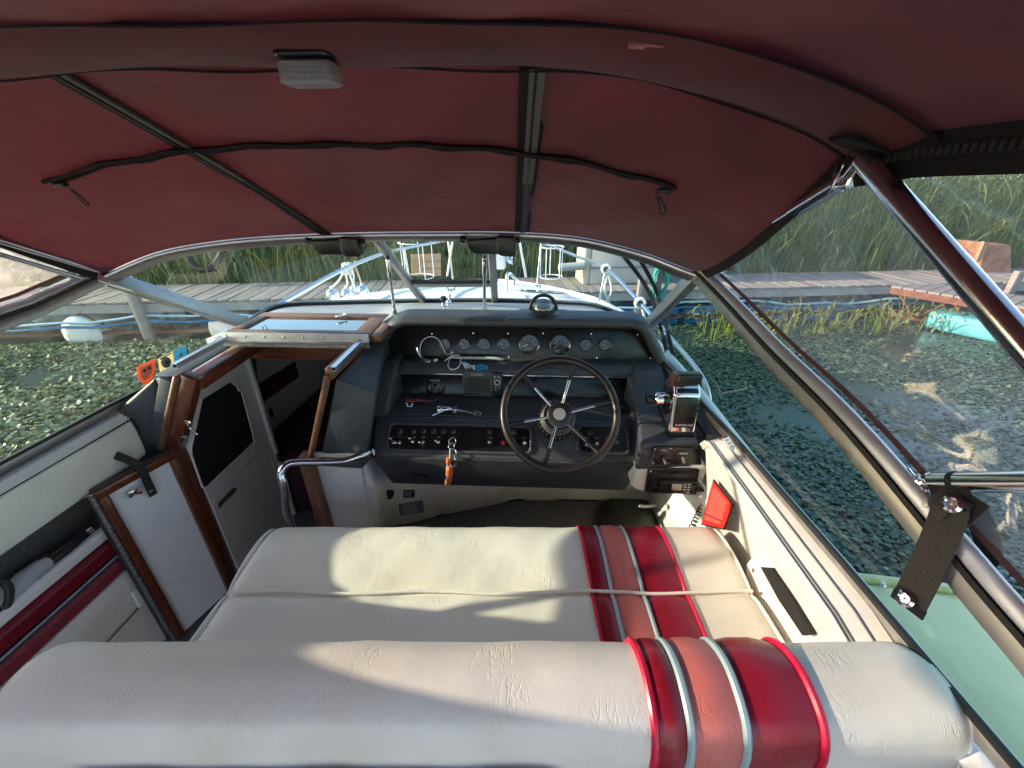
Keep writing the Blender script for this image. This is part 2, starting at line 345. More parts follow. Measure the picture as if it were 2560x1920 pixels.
# ================================================================== BOAT HULL
CX = -0.40
def half(y):   # outer half beam
    t = np.interp(y, [-3.0, -1, 0.5, 1.5, 2.5, 3.3, 4.0, 4.5, 4.85], [1.10, 1.08, 1.05, 1.05, 1.02, .90, .64, .36, .03]); return float(t)
def sheer(y): return float(np.interp(y, [-3, 0, 1.5, 2.2, 3, 4.85], [.80, .83, .85, .84, .76, .52]))
boat = thing('boat_hull', 'white cruiser hull and foredeck carrying the maroon covered cockpit', 'boat', (CX, 0, WZ))
ys = list(np.linspace(-3.0, 4.85, 40))
def hull(i, j):
    y = ys[int(round(j * 39))]; h = half(y); z = sheer(y)
    prof = [(-1, 0), (-1.0, -.12), (-1.0, -.35), (-.96, -.75), (-.7, -1.35), (0, -1.75), (.7, -1.35), (.96, -.75), (1.0, -.35), (1.0, -.12), (1, 0)]
    k = prof[int(round(i * 10))]; return Vector((CX + k[0] * h, y, z + k[1] * (.75 + .25 * min(1, h))))
mb = MB().grid(hull, 10, 39); mb.build('hull_shell', GEL, boat, thick=.01, off=-1)
# deck rim beside the cockpit and foredeck sheet
def sdeck(sgn):
    def fn(i, j):
        y = -3.0 + (1.75 + 3.0) * j; h = half(y) - .004; inner = .985 if y > -2.6 else .985
        xi = CX + sgn * (min(inner + .012, h - .01)); xo = CX + sgn * h
        return Vector((xi + (xo - xi) * i, y, sheer(y) + .004 + .012 * math.sin(math.pi * i) - (.0 if i < .9 else .01)))
    return fn
for sgn in (-1, 1): MB().grid(sdeck(sgn), 6, 40).build('side_deck', DECKW, boat, thick=.015, off=-1)
def fdeck(i, j):
    y = 1.72 + (4.83 - 1.72) * j; h = half(y) - .004; t = -1 + 2 * i; x = CX + h * t
    tw = float(np.interp(y, [1.7, 2.2, 3.0, 3.8, 4.1], [.82, .80, .70, .45, .2])); ht = float(np.interp(y, [1.7, 2.4, 3.2, 3.9, 4.2], [.19, .16, .09, .02, 0]))
    q = abs(x - CX) / tw; up = 1 / (1 + math.exp((q - 1.0) * 16)); crown = .03 * (1 - t * t)
    return Vector((x, y, sheer(y) - .03 + crown + (ht - .02) * up))
MB().grid(fdeck, 60, 40).build('foredeck', DECKW, boat, thick=.015, off=-1)
def fz(x, y):
    t = (x - CX) / (half(y) - .004); tw = float(np.interp(y, [1.7, 2.2, 3.0, 3.8, 4.1], [.82, .80, .70, .45, .2])); ht = float(np.interp(y, [1.7, 2.4, 3.2, 3.9, 4.2], [.19, .16, .09, .02, 0]))
    return sheer(y) - .03 + .03 * (1 - t * t) + (ht - .02) / (1 + math.exp((abs(x - CX) / tw - 1) * 16))
MINT = mat('mint_gelcoat', (.76, .74, .42), .35, var=(6, .12))
MB().prism([(.645, .665, .775), (.98, .665, .735), (1.02, -.2, .72), (1.02, -2.9, .70), (.645, -2.9, .74)], (0, 0, -.5)).build('quarter_deck', MINT, boat, bevel=.03, seg=4)
MB().bar([(.64, .668, .765), (.97, .668, .727)], .012, .034, (0, 0, 1)).build('deck_lip', MINT, boat, bevel=.004)
for k in range(4): MB().lathe((.69 + .08 * k, .675 - .03, .778 - .009 * k), ZA, [(0, 0), (.007, 0), (.005, .003), (0, .0035)], 10).build('deck_screw', STEEL, boat)
# rub rail, toe rail
for sgn in (-1, 1):
    MB().tube([(CX + sgn * (half(y) + .008), y, sheer(y) - .03) for y in ys], .016, 8).build('rub_rail', ALU, boat)
# low deck hatch on the trunk and foredeck beading
hx, hy = .07, 2.36
for hw, hd, z0, z1, m_, nm_ in ((.30, .20, .0, .020, GEL, 'deck_hatch'), (.25, .15, .017, .006, MIRROR, 'hatch_glass')):
    MB().prism([(hx + a, hy + b, fz(hx + a, hy + b) + z0) for a, b in rrect(hw, hd, .04)], (0, 0, z1)).build(nm_, m_, boat, bevel=.004)
for x_ in (-.78, -.40, -.02):
    MB().tube([(x_ + .12 * (k / 12) * (1 if x_ < CX else -1 if x_ > CX else 0), 2.05 + 1.75 * k / 12, fz(x_, 2.05 + 1.75 * k / 12) + .003) for k in range(13)], .005, 6).build('deck_bead', GEL, boat)
# cockpit floor, bulkhead of the cabin, transom
MB().prism([(CX - .97, -2.9, 0), (CX + .97, -2.9, 0), (CX + .97, 1.9, 0), (CX - .97, 1.9, 0)], (0, 0, -.04)).build('cockpit_floor', CARPET, boat)
MB().box((CX, -2.92, .4), (1.94, .06, .8)).build('transom', GEL, boat, bevel=.02)
MB().box((CX, -2.55, .22), (1.9, .6, .43)).build('stern_bench', WHITE, boat, bevel=.05, seg=4)

# ================================================================== WINDSHIELD
TL = Vector((-1.375, 1.30, 1.265)); TR = Vector((.54, 1.406, 1.267))
top_px = [(400, 640, 1.37), (540, 613, 1.43), (700, 598, 1.49), (900, 590, 1.53), (1090, 588, 1.55), (1280, 589, 1.55), (1450, 602, 1.53), (1600, 638, 1.48), (1690, 672, 1.43)]
TOPC = spline([TL] + [W(u, v, Y=y) for u, v, y in top_px] + [TR], 6)
BL = Vector((-1.252, 1.72, .972)); BR = Vector((.49, 1.72, .978))
BASEC = spline([BL, W(700, 768, Y=1.87), W(850, 760, Y=1.94), W(1050, 756, Y=1.975), W(1240, 755, Y=1.98), W(1400, 760, Y=1.95), W(1500, 771, Y=1.885), BR], 8)
def along(P, t):
    d = [0]
    for a, b in zip(P, P[1:]): d.append(d[-1] + (b - a).length)
    s = t * d[-1]
    for i in range(len(P) - 1):
        if d[i + 1] >= s: return P[i].lerp(P[i + 1], (s - d[i]) / max(1e-9, d[i + 1] - d[i]))
    return P[-1].copy()
def nearest_t(P, q):
    b = min(range(401), key=lambda k: (along(P, k / 400) - q).length); return b / 400
tA = nearest_t(TOPC, W(935, 590, Y=1.54)); tB = nearest_t(TOPC, W(1228, 589, Y=1.55))
bA = nearest_t(BASEC, W(1062, 756, Y=1.975)); bB = nearest_t(BASEC, W(1238, 755, Y=1.98))
ws = thing('windshield', 'raked tinted windshield with grey aluminium frame at the forward end of the cockpit', 'windshield', (CX, 1.85, .97))
MB().bar([along(TOPC, k / 60) for k in range(61)], .035, .030, (0, -.75, .66)).build('top_rail', ALU, ws, bevel=.004)
MB().tube([along(TOPC, k / 60) + Vector((0, -.019, .004)) for k in range(61)], .0055, 6).build('rail_edge', ALUB, ws)
MB().bar([along(BASEC, k / 60) + Vector((0, 0, .004)) for k in range(61)], .030, .018, (0, 0, 1)).build('base_gasket', RUB, ws)
MB().tube([along(BASEC, k / 60) + Vector((0, -.012, .018)) for k in range(61)], .006, 6).build('base_rail', ALU, ws)
upn = Vector((0, -.62, .78))
def post(a, b, w, name, par=ws): return MB().bar([a, b], w, .028, upn).build(name, ALU, par, bevel=.003)
for (t, b) in ((tA, bA), (tB, bB)):
    p, q = along(TOPC, t), along(BASEC, b); post(p, q, .030, 'mullion'); MB().bar([p.lerp(q, .03) + upn * .017, p.lerp(q, .97) + upn * .017], .006, .008, upn).build('mullion_bead', RUB, ws)
for (tt, bb, sg) in ((TL, BL, -1), (TR, BR, 1)):
    nn = Vector((-sg * .5, -.6, .62)).normalized()
    MB().bar([tt, bb], .050, .03, nn).build('corner_post', ALU, ws, bevel=.003)
    MB().bar([tt.lerp(bb, .06) + nn * .0165, bb + nn * .0165], .006, .006, nn).build('post_bead', RUB, ws)
    side = (bb - tt).normalized().cross(nn)
    MB().box(tt + nn * .012 + (bb - tt) * .05, (.085, .10, .014), (side, (bb - tt).normalized(), nn)).build('corner_gusset', ALUB if sg < 0 else ALU, ws, bevel=.004)
def pane(t0, t1, b0, b1, lo=0.0, hi=1.0):
    def fn(i, j):
        p = along(TOPC, t0 + (t1 - t0) * i); q = along(BASEC, b0 + (b1 - b0) * i); return p.lerp(q, lo + (hi - lo) * j)
    return MB().grid(fn, 16, 4).build('glass_pane', GLASS, ws)
pane(0, tA, 0, bA); pane(tA, tB, bA, bB); pane(tB, 1, bB, 1)
# opening centre light: cross bar, and stay rods standing on the dash top
pa, qa = along(TOPC, tA), along(BASEC, bA); pb, qb = along(TOPC, tB), along(BASEC, bB)
MB().bar([pa.lerp(qa, .655), pb.lerp(qb, .655)], .022, .02, upn).build('vent_crossbar', ALU, ws)
MB().bar([pa.lerp(qa, .615), pb.lerp(qb, .615)], .010, .014, upn).build('vent_gasket', RUB, ws)

# stay rods
for (u0, v0, u1, v1, y0, y1, lab) in ((970, 648, 988, 792, 1.60, 1.62, 'slim steel stay rod standing beside the teak hatch corner'), (1211, 645, 1211, 778, 1.62, 1.70, 'slim steel stay rod standing behind the phone mount on the dash')):
    a = W(u0, v0, Y=y0); b = W(u1, v1, Y=y1)
    t = thing('stay_rod', lab, 'rod', b, 'windshield stay rods')
    MB().tube([a, b], .0065, 10).build('rod', STEEL, t)
    MB().tube([a.lerp(b, .0), a.lerp(b, .30)], .0095, 10).build('sleeve', STEEL, t, bevel=.001)
    MB().tube([a.lerp(b, .86), b + Vector((0, 0, -.004))], .0095, 10).build('foot_socket', STEEL, t)
    MB().tube([a + Vector((0, .0, .012)), a + Vector((0, 0, -.012))], .008, 8).build('eye_end', BLACK, t)

# wiper motor boxes under the top rail
for (u, v, lab) in ((838, 615, 'black wiper motor housing under the rail on the side above the sliding hatch'), (1228, 613, 'black wiper motor housing under the rail on the side above the gauges')):
    c = W(u, v, Y=1.47)
    t = thing('wiper_motor', lab, 'wiper motor', c + Vector((0, .03, -.03)), 'windshield wiper motors')
    MB().prism([c + Vector(p) for p in ((-.088, 0, .018), (.03, 0, .026), (.03, 0, -.030), (-.06, 0, -.030), (-.082, 0, -.010))], (0, .05, 0)).build('motor_body', BLACK, t, bevel=.007, seg=3)
    MB().prism([c + Vector(p) for p in ((.018, -.006, .030), (.082, -.006, .028), (.084, -.006, -.036), (.034, -.006, -.036), (.018, -.006, -.026))], (0, .062, 0)).build('gear_cover', BLACK, t, bevel=.006, seg=3)
    MB().tube([c + Vector((-.09, .02, .012)), c + Vector((-.108, .02, .018))], .012, 10).build('end_cap', BLACK, t)
    MB().tube([c + Vector((.084, .02, .012)), c + Vector((.096, .02, .016))], .010, 10).build('end_cap', BLACK, t)

# ================================================================== SIDE WINDOWS
TRACK = mat('satin_track', (.50, .52, .60), .38, .7, var=(10, .08))
def side_window(name, lab, rail, sill, gm, sg):
    t = thing(name, lab, 'window', sill[len(sill) // 2])
    out = Vector((sg, 0, 0)); RS = spline(rail, 8)
    MB().bar(RS, .029, .022, (-sg, 0, .30)).build('top_rail', ALU, t, bevel=.003)
    MB().bar([p + Vector((sg * .004, 0, .0335)) for p in RS], .024, .020, (-sg, 0, .55)).build('track', TRACK, t, bevel=.005)
    MB().bar([p + Vector((-sg * .005, 0, .0185)) for p in RS], .008, .014, (-sg, 0, .35)).build('track_gasket', RUB, t)
    MB().bar([Vector(p) for p in sill], .020, .026, (0, 0, 1)).build('sill_rail', ALU, t, bevel=.004)
    MB().bar([Vector(p) + Vector((-sg * .009, 0, .018)) for p in sill], .008, .010, (0, 0, 1)).build('sill_gasket', RUB, t)
    SS = [Vector(p) for p in sill]
    MB().grid(lambda i, j: along(RS, i).lerp(along(SS, i), j) + out * .004, 20, 4).build('glass_pane', gm, t)
    return t, RS
Rrail = [TR, W(1826, 785, X=.548), W(1926, 898, X=.555), W(2100, 1080, X=.57), W(2335, 1365, X=.595), W(2565, 1640, X=.62), (.64, .0, .955), (.64, -1.0, .92)]
Rsill = [Vector((.515, 1.70, .90)), Vector((.565, 1.25, .887)), Vector((.588, 1.0, .884)), Vector((.609, .6, .882)), Vector((.628, .2, .876)), Vector((.630, -1.0, .872))]
winR, RRS = side_window('side_window', 'teal tinted side window beside the throttle control', Rrail, Rsill, GLASSS, 1)
Lrail = [TL, W(130, 762, X=-1.402), W(0, 815, X=-1.408), (-1.415, .3, 1.15), (-1.42, -1.0, .98)]
Lsill = [Vector((-1.29, 1.70, .90)), Vector((-1.335, 1.40, .884)), Vector((-1.36, 1.1, .88)), Vector((-1.372, .7, .875)), Vector((-1.40, -1.0, .868))]
winL, LRS = side_window('side_window', 'side window with three stickers beside the open locker door', Lrail, Lsill, GLASSL, -1)
# stickers on the port glass
def on_left(u, v):
    n = Vector((1, 0, .15)); return WP(u, v, (-1.362, 1.15, .93), n)
def sticker(pxs, m, lab, extra, nm='window_sticker'):
    P = [on_left(u, v) for u, v in pxs]; c = sum(P, Vector()) / len(P)
    t = thing(nm, lab, 'sticker', c)
    MB().prism(P, (-.0012, 0, 0)).build('backing', m, t, smooth=False)
    for pts, mm, lift in extra:
        MB().prism([on_left(u, v) + Vector((.0012 * lift, 0, .0)) for u, v in pts], (-.0008, 0, 0)).build('print', mm, t, smooth=False)
def thin_print(name, col):
    m = mat(name, col, .5); n, l = m.node_tree.nodes, m.node_tree.links; tl = n.new('ShaderNodeBsdfTranslucent'); tl.inputs[0].default_value = (*col, 1)
    mx = n.new('ShaderNodeMixShader'); mx.inputs[0].default_value = .55; l.new(n['Principled BSDF'].outputs[0], mx.inputs[1]); l.new(tl.outputs[0], mx.inputs[2]); l.new(mx.outputs[0], n['Material Output'].inputs[0]); return m
ST_O = thin_print('sticker_orange', (.75, .22, .10)); ST_C = thin_print('sticker_cream', (.78, .72, .50)); ST_B = thin_print('sticker_blue', (.08, .42, .60)); ST_D = mat('sticker_ink', (.03, .05, .05), .5)
sticker([(341, 918), (387, 896), (388, 925), (377, 955), (362, 962), (345, 945)], ST_O, 'orange shield sticker on the port side glass', [([(349, 921), (380, 907), (380, 928), (371, 945), (360, 951), (352, 940)], ST_C, 1), ([(356, 925), (363, 921), (364, 928), (357, 931)], ST_D, 2), ([(369, 918), (375, 915), (376, 922), (370, 925)], ST_D, 2)])
def ring(cu, cv, r, n=14): return [(cu + r * math.cos(2 * math.pi * k / n), cv + r * 1.05 * math.sin(2 * math.pi * k / n)) for k in range(n)]
sticker([(395, 898), (431, 878), (438, 925), (403, 941)], ST_C, 'cream square sticker with a round emblem on the port glass', [(ring(415, 906, 13), ST_D, 1), (ring(415, 906, 10), ST_C, 2), (ring(416, 906, 6), ST_D, 3), ([(403, 931), (432, 917), (433, 920), (404, 934)], ST_D, 1), ([(399, 897), (428, 881), (428, 884), (400, 900)], ST_D, 1)])
sticker([(434, 875), (465, 859), (471, 902), (440, 921)], ST_B, 'blue sticker with a red sail mark on the port glass', [([(448, 892), (452, 880), (457, 887)], PIPE_R, 1), ([(441, 899), (465, 886), (466, 891), (442, 904)], WHITEP, 1), ([(436, 875), (464, 861), (464, 864), (437, 878)], WHITEP, 1), ([(443, 909), (466, 897), (466, 899), (443, 911)], WHITEP, 1), ([(465, 859), (468, 858), (474, 901), (471, 902)], PIPE_R, 1)])
# paper label on the starboard sill
t = thing('paper_label', 'small white paper label stuck on the sill beside the trim switch', 'label', (.57, 1.02, .895))
MB().prism([W(1806, 1100, Z=.898), W(1822, 1092, Z=.898), W(1838, 1118, Z=.898), W(1832, 1130, Z=.898)], (0, 0, .001)).build('paper', WHITEP, t, smooth=False)
for k in range(3): MB().prism([W(1811 + k * 6, 1101 + k * 8, Z=.9), W(1820 + k * 6, 1097 + k * 8, Z=.9), W(1821 + k * 6, 1099 + k * 8, Z=.9), W(1812 + k * 6, 1103 + k * 8, Z=.9)], (0, 0, .0006)).build('print', GREYP, t, smooth=False)

# ================================================================== CANOPY
def canopy_sec(y):  # crown, drop, power, centre, half width
    Y = [-.75, -.3, .3, .68, .8, 1.05, 1.30]
    return (float(np.interp(y, Y, [1.70, 1.745, 1.755, 1.742, 1.718, 1.622, 1.495])), float(np.interp(y, Y, [.14, .14, .14, .135, .13, .20, .22])),
            float(np.interp(y, Y, [4, 4, 4, 4, 4, 2.5, 2.3])), float(np.interp(y, Y, [-.40, -.40, -.40, -.41, -.42, -.415, -.415])), float(np.interp(y, Y, [1.04, 1.04, 1.0, .95, .93, .94, .955])))
FRONT = sorted([along(TOPC, k / 80) + Vector((0, -.012, .014)) for k in range(81)], key=lambda p: p.x)
def front(t):
    x = -1.375 + (t + 1) / 2 * (1.375 + .54); xs = [p.x for p in FRONT]
    return Vector((x, float(np.interp(x, xs, [p.y for p in FRONT])), float(np.interp(x, xs, [p.z for p in FRONT]))))
def secpt(y, t):
    c, d, p, cx, hw = canopy_sec(y); return Vector((cx + hw * t, y, c - d * abs(t) ** p))
def canopy(t, s):   # s 0 front .. 1 aft, world y
    if s < .45:
        k = s / .45; f = front(t); yb = .8; y = f.y + (yb - f.y) * k
        a = f; b = secpt(.8, t); m1 = secpt(1.05, t); k1 = (f.y - 1.05) / (f.y - .8)
        # quadratic through front, middle and bow sections
        L0 = (k - k1) * (k - 1) / ((0 - k1) * (0 - 1)); L1 = k * (k - 1) / (k1 * (k1 - 1)); L2 = k * (k - k1) / ((1 - k1))
        w = min(1, (k / .15)) if k < .15 else 1
        z = a.z * L0 + m1.z * L1 + b.z * L2; x = a.x + (b.x - a.x) * k
        return Vector((x, y, z))
    k = (s - .45) / .55; return secpt(.8 - 1.55 * k, t)
_ss = np.linspace(0, 1, 90); _ts = np.linspace(-1, 1, 61)
_tab = np.array([[tuple(canopy(t, s)) for t in _ts] for s in _ss])
def canopy_at(x, y):
    ry = np.array([np.interp(x, r[:, 0], r[:, 1]) for r in _tab]); rz = np.array([np.interp(x, r[:, 0], r[:, 2]) for r in _tab])
    return Vector((x, y, float(np.interp(y, ry[::-1], rz[::-1]))))
cano = thing('canvas_canopy', 'dark maroon canvas canopy stretched over the cockpit', 'canopy', (CX, .3, 1.75))
def cfn(i, j):
    t = -1 + 2 * i; p = canopy(t, j)
    wob = .004 * math.sin(9 * t + 14 * j) + .003 * math.sin(23 * t - 31 * j)
    p.z += wob * min(1, j * 8) * (1 - abs(t) ** 6); return p
MB().grid(cfn, 72, 90).build('canvas_panel', CANVAS, cano, fixn=True)
BIND = mat('black_binding', (.012, .010, .010), .8, bump=[(400, .6, .001)]); TAPE = mat('grey_tape', (.16, .155, .145), .7, bump=[(300, .5, .001)], var=(30, .2))
def strip(pts, w, m, name, dz=-.004, h=.003, par=cano):
    P = [Vector(p) + Vector((0, 0, dz)) for p in pts]; return MB().bar(P, w, h, (0, -.3, 1)).build(name, m, par)
# bow sleeve: a second skin just under the canvas between the two dark seams, sagging a little
def sleeve(i, j):
    t = -1 + 2 * i; y = .80 - .125 * j; p = secpt(y, t); p.z -= .006 + .010 * math.sin(math.pi * j) ** .7 + .003 * math.sin(11 * t) ; return p
MB().grid(sleeve, 60, 8).build('bow_sleeve', CANVAS, cano)
def cross(y, t0=-1, t1=1, n=50, dz=0): return [secpt(y + .006 * math.sin(5 * k / n * 6), t0 + (t1 - t0) * k / n) + Vector((0, 0, dz)) for k in range(n + 1)]
strip(cross(.674), .020, BIND, 'seam_binding', dz=-.009)
strip(cross(.802), .009, BIND, 'seam_binding', dz=-.007)
# long zipped strips running forward to the windshield
for (xa, xb) in ((-.79, -.725), (.0, -.034)):
    pts = []
    for k in range(31):
        y = .80 + (1.515 - .80) * k / 30; pts.append(canopy_at(xa + (xb - xa) * k / 30, y))
    strip(pts, .050, BIND, 'zip_backing', dz=-.004)
    strip([p + Vector((.004, 0, 0)) for p in pts[:16]], .026, TAPE, 'zip_tape', dz=-.007)
    strip([p + Vector((.004, 0, 0)) for p in pts[15:]], .022, mat('dark_tape', (.045, .045, .045), .6, bump=[(300, .5, .001)]), 'zip_tape', dz=-.007)
    MB().tube([p + Vector((.002, 0, -.010)) for p in pts], .0022, 5).build('zip_teeth', BLACK, cano)
# transverse zip flap with its sliders
fl = []
for k in range(61):
    q = k / 60; u = 125 + (1685 - 125) * q
    x = -1.109 + (.306 + 1.109) * q; y = 1.0 + .03 * math.sin(math.pi * q) + .004 * math.sin(q * 50); fl.append(canopy_at(x, y))
strip(fl, .026, BIND, 'flap_zip', dz=-.009, h=.007)
MB().tube([p + Vector((0, .016, -.012 + .003 * math.sin(i * 1.1))) for i, p in enumerate(fl)], .0035, 6).build('zip_edge', BIND, cano)
teeth = MB()
for k in range(1, 240):
    p = along(fl, k / 240) + Vector((0, .020, -.014)); teeth.box(p, (.0022, .006, .003))
teeth.build('zip_teeth', BLACK, cano)
for p in (fl[0], fl[-1]):
    s = MB().box(p + Vector((0.02 if p is fl[0] else -.02, .012, -.016)), (.028, .016, .012)).build('zip_slider', BLACK, cano, bevel=.003)
    pl = p + Vector((0.03 if p is fl[0] else -.03, .02, -.026))
    MB().tube(spline([pl, pl + Vector((.008, .004, -.018)), pl + Vector((.016, .006, -.036)), pl + Vector((.024, .005, -.034)), pl + Vector((.016, .003, -.016))], 4, True), .0022, 6, closed=True).build('zip_pull', BLACK, cano)
# black edge band with heavy zip along each side of the canopy
for sg in (-1, 1):
    edge = [secpt(.8 - 1.5 * k / 40, sg) for k in range(41)]
    MB().bar([p + Vector((0, 0, -.022)) for p in edge], .062, .004, (sg, 0, .1)).build('edge_band', BIND, cano)
    z = MB()
    for k in range(150):
        p = along(edge, k / 150) + Vector((-sg * .005, 0, -.022)); z.box(p, (.005, .005, .011))
    z.build('edge_zip', mat('grey_zip', (.06, .06, .06), .5), cano)
    fe = [canopy(sg, .45 * k / 24) for k in range(25)]
    MB().bar([p + Vector((0, 0, -.010)) for p in fe], .030, .004, (sg, 0, .1)).build('edge_band', BIND, cano)
# stainless bow legs and the forward struts
BT = secpt(.745, 1) + Vector((-.018, 0, -.018)); BTL = secpt(.745, -1) + Vector((.018, 0, -.018))
def steel_tube(name, lab, pts, r, clamp=None, grp=None):
    t = thing(name, lab, 'tube', pts[-1], grp)
    MB().tube(pts, r, 14).build('tube', STEEL, t)
    if clamp: clamp(t)
    return t
bow_end = W(2560, 862, X=.555)
steel_tube('canopy_pole', 'thick steel canopy leg slanting across the clear vinyl beside the throttle side', [BT, BT.lerp(bow_end, .5), bow_end, bow_end + (bow_end - BT) * .55], .0155, grp=None)
steel_tube('canopy_pole', 'steel canopy leg above the window with the three stickers', [BTL, Vector((-1.52, .55, 1.34)), Vector((-1.6, .42, 1.1))], .0135)
cl = thing('bow_fitting', 'polished hinged fitting joining the canopy leg and forward strut', 'fitting', BT)
S0 = BT + Vector((.012, .045, -.028)); S1 = TR + Vector((.005, -.02, .028))
MB().tube([BT + (S1 - S0).normalized() * .005, S0], .011, 10).build('jaw', CHROME, cl, bevel=.002)
MB().box(S0, (.022, .05, .03), None).build('jaw_slide', CHROME, cl, bevel=.006, seg=3)
MB().lathe(S0 + Vector((-.012, 0, .003)), (-1, 0, 0), [(0, 0), (.009, 0), (.009, .004), (.004, .006), (0, .006)], 12).build('pin', STEEL, cl)
MB().tube(spline([BT + Vector((-.01, .02, .012)), BT + Vector((-.022, .01, -.01)), BT + Vector((-.015, .03, -.04)), BT + Vector((0, .06, -.05))], 6), .0015, 6).build('lanyard', STEEL, cl)
def strut_parts(t, a, b):
    MB().tube([a.lerp(b, .02), a.lerp(b, .22)], .0150, 12).build('strut_sleeve', STEEL, t)
    e = b; MB().tube([e + Vector((0, .01, .006)), e + Vector((0, .045, -.02))], .008, 8).build('eye_end', CHROME, t)
    for k in range(2):
        MB().tube([e + Vector((.012 * math.cos(q), .02 + .012 * k, .014 * math.sin(q) - .012)) for q in np.linspace(0, 2 * math.pi, 14)[:-1]], .0014, 5, closed=True).build('split_ring', STEEL, t)
    MB().box(e + Vector((0, .02, -.022)), (.03, .05, .012)).build('deck_mount', STEEL, t, bevel=.003)
tt = steel_tube('forward_strut', 'steel strut running from canopy fitting to the starboard windshield corner', [S0, S1], .0115); strut_parts(tt, S0, S1)
S0L = BTL + Vector((-.012, .045, -.028)); S1L = TL + Vector((-.005, -.02, .026))
tt = steel_tube('forward_strut', 'steel strut meeting the windshield corner above the sticker window', [S0L, S1L], .0115); strut_parts(tt, S0L, S1L)
# second strut doubled beside the port one
steel_tube('forward_strut', 'thinner dark edged steel strut doubled below the sticker side strut', [S0L + Vector((.0, .0, -.035)), S1L + Vector((0, -.06, -.010))], .008)
# canopy patch of black vinyl where the leg leaves the sleeve
MB().box(BT + Vector((.005, .0, .012)), (.11, .05, .006), (Vector((.93, 0, -.3)).normalized(), YA, Vector((.3, 0, .93)).normalized())).build('leg_patch', BIND, cano, bevel=.002)
# dome light
lt_c = W(770, 172, Y=.765); lt = thing('dome_light', 'clear ribbed plastic dome light fixed under the canopy sleeve', 'lamp', lt_c + Vector((0, 0, .03)))
lz = canopy_at(lt_c.x, .745).z - .020
lc = Vector((lt_c.x + .012, .745, lz))
MB().prism([lc + Vector((a, b, 0)) for a, b in rrect(.086, .050, .012)], (0, 0, .010)).build('base', BLACK, lt, bevel=.003)
MB().prism([lc + Vector((a, b, -.002)) for a, b in rrect(.082, .046, .012)], (0, 0, -.030)).build('lens', CLEARP, lt, bevel=.006, seg=3)
rb = MB()
for k in range(4): rb.prism([lc + Vector((a, b, -.006 - .007 * k)) for a, b in rrect(.0835, .0475, .012)], (0, 0, -.002))
rb.build('lens_ribs', CLEARP, lt)
MB().tube([lc + Vector((-.03, 0, -.017)), lc + Vector((.03, 0, -.017))], .008, 10).build('bulb_tube', WHITEP, lt)
MB().box(lc + Vector((0, .014, -.012)), (.06, .004, .018)).build('reflector', WHITEP, lt)
# small torn care label on the rear seam
q = canopy_at(.135, .672)
lb = MB(); lb.add([W(1572, 103, Y=.665), W(1618, 108, Y=.665), W(1660, 116, Y=.665), W(1656, 120, Y=.665), W(1617, 117, Y=.665), W(1606, 124, Y=.668), W(1570, 122, Y=.665)], [(0, 1, 5, 6), (1, 2, 3, 4), (1, 4, 5)])
tag(shift_origin(lb.build('care_label', mat('faded_pink_tag', (.62, .27, .27), .7), thick=.0008)), 'small torn faded pink care tag hanging from the canopy seam', 'tag')
# clear vinyl side curtains
def curtain(sg, RS, gm, lab):
    def fn(i, j):
        y0 = [1.36, -.95][0] + (-.9 - 1.36) * i
        a = along(RS, min(1, i)) + Vector((sg * .018, 0, .050)); k = (1.40 - a.y)
        top = secpt(a.y, sg) if a.y < .8 else canopy(sg, .45 * max(0, min(1, (1.40 - a.y) / .6)))
        top = top + Vector((sg * .006, 0, -.05 if a.y < .8 else -.02))
        p = a.lerp(top, j); p.x += sg * (.035 * math.sin(math.pi * j) + .010 * math.sin(i * 19 + j * 5) * math.sin(math.pi * j) + .006 * math.sin(i * 47 + j * 11) * (1 - j) * math.sin(math.pi * min(1, j * 2)))
        return p
    t = thing('vinyl_curtain', lab, 'curtain', (CX + sg * 1.0, .3, 1.1))
    MB().grid(fn, 70, 24).build('clear_window', gm, t)
    MB().bar([fn(k / 70, 0) + Vector((0, 0, .004)) for k in range(71)], .009, .003, (sg, 0, .1)).build('hem', mat('maroon_hem', (.085, .032, .026), .8, bump=[(500, .5, .001)]), t)
    return t, fn
vc, vfn = curtain(1, RRS, VINYL, 'wrinkled clear vinyl curtain above the starboard window'); curtain(-1, LRS, VINYLP, 'hazy scratched vinyl curtain above the sticker window')

# ================================================================== STRAP, BRACKET AND AFT TUBE on the starboard rail
br_p = W(2312, 1205, X=.605)
af = thing('aft_tube', 'horizontal steel tube bracketed to the side window rail', 'tube', br_p)
ae = W(2560, 1205, X=.615) 
MB().tube([br_p, ae, ae + (ae - br_p) * 1.2], .014, 14).build('tube', STEEL, af)
MB().tube([br_p.lerp(ae, .33), br_p.lerp(ae, .40)], .0155, 14).build('collar', RUB, af, bevel=.002)
MB().tube([br_p + (br_p - ae).normalized() * .012, br_p.lerp(ae, .12)], .0145, 12).build('end_cap', CHROME, af, bevel=.002)
bd = (W(2312, 1260, X=.603) - W(2262, 1195, X=.597)).normalized()
for (u, v) in ((2272, 1205), (2318, 1262)):
    p = W(u, v, X=.594) ; MB().box(p, (.010, .038, .026), (Vector((-1, 0, .3)).normalized().cross(bd).cross(bd), bd, bd.cross(Vector((-1, 0, .3))).normalized())).build('bracket_foot', STEEL, af, bevel=.003)
    MB().lathe(p + Vector((-.006, 0, .002)), (-1, 0, .3), [(0, 0), (.008, 0), (.007, .003), (0, .004)], 12).build('screw', ALUB, af)
MB().tube([br_p + Vector((-.012, 0, -.018)), br_p + Vector((-.006, 0, .006))], .011, 12).build('bracket_hinge', CHROME, af, bevel=.002)
stp = thing('webbing_strap', 'faded dark webbing strap with snap fasteners hanging over side window rail', 'strap', W(2270, 1510, X=.56))
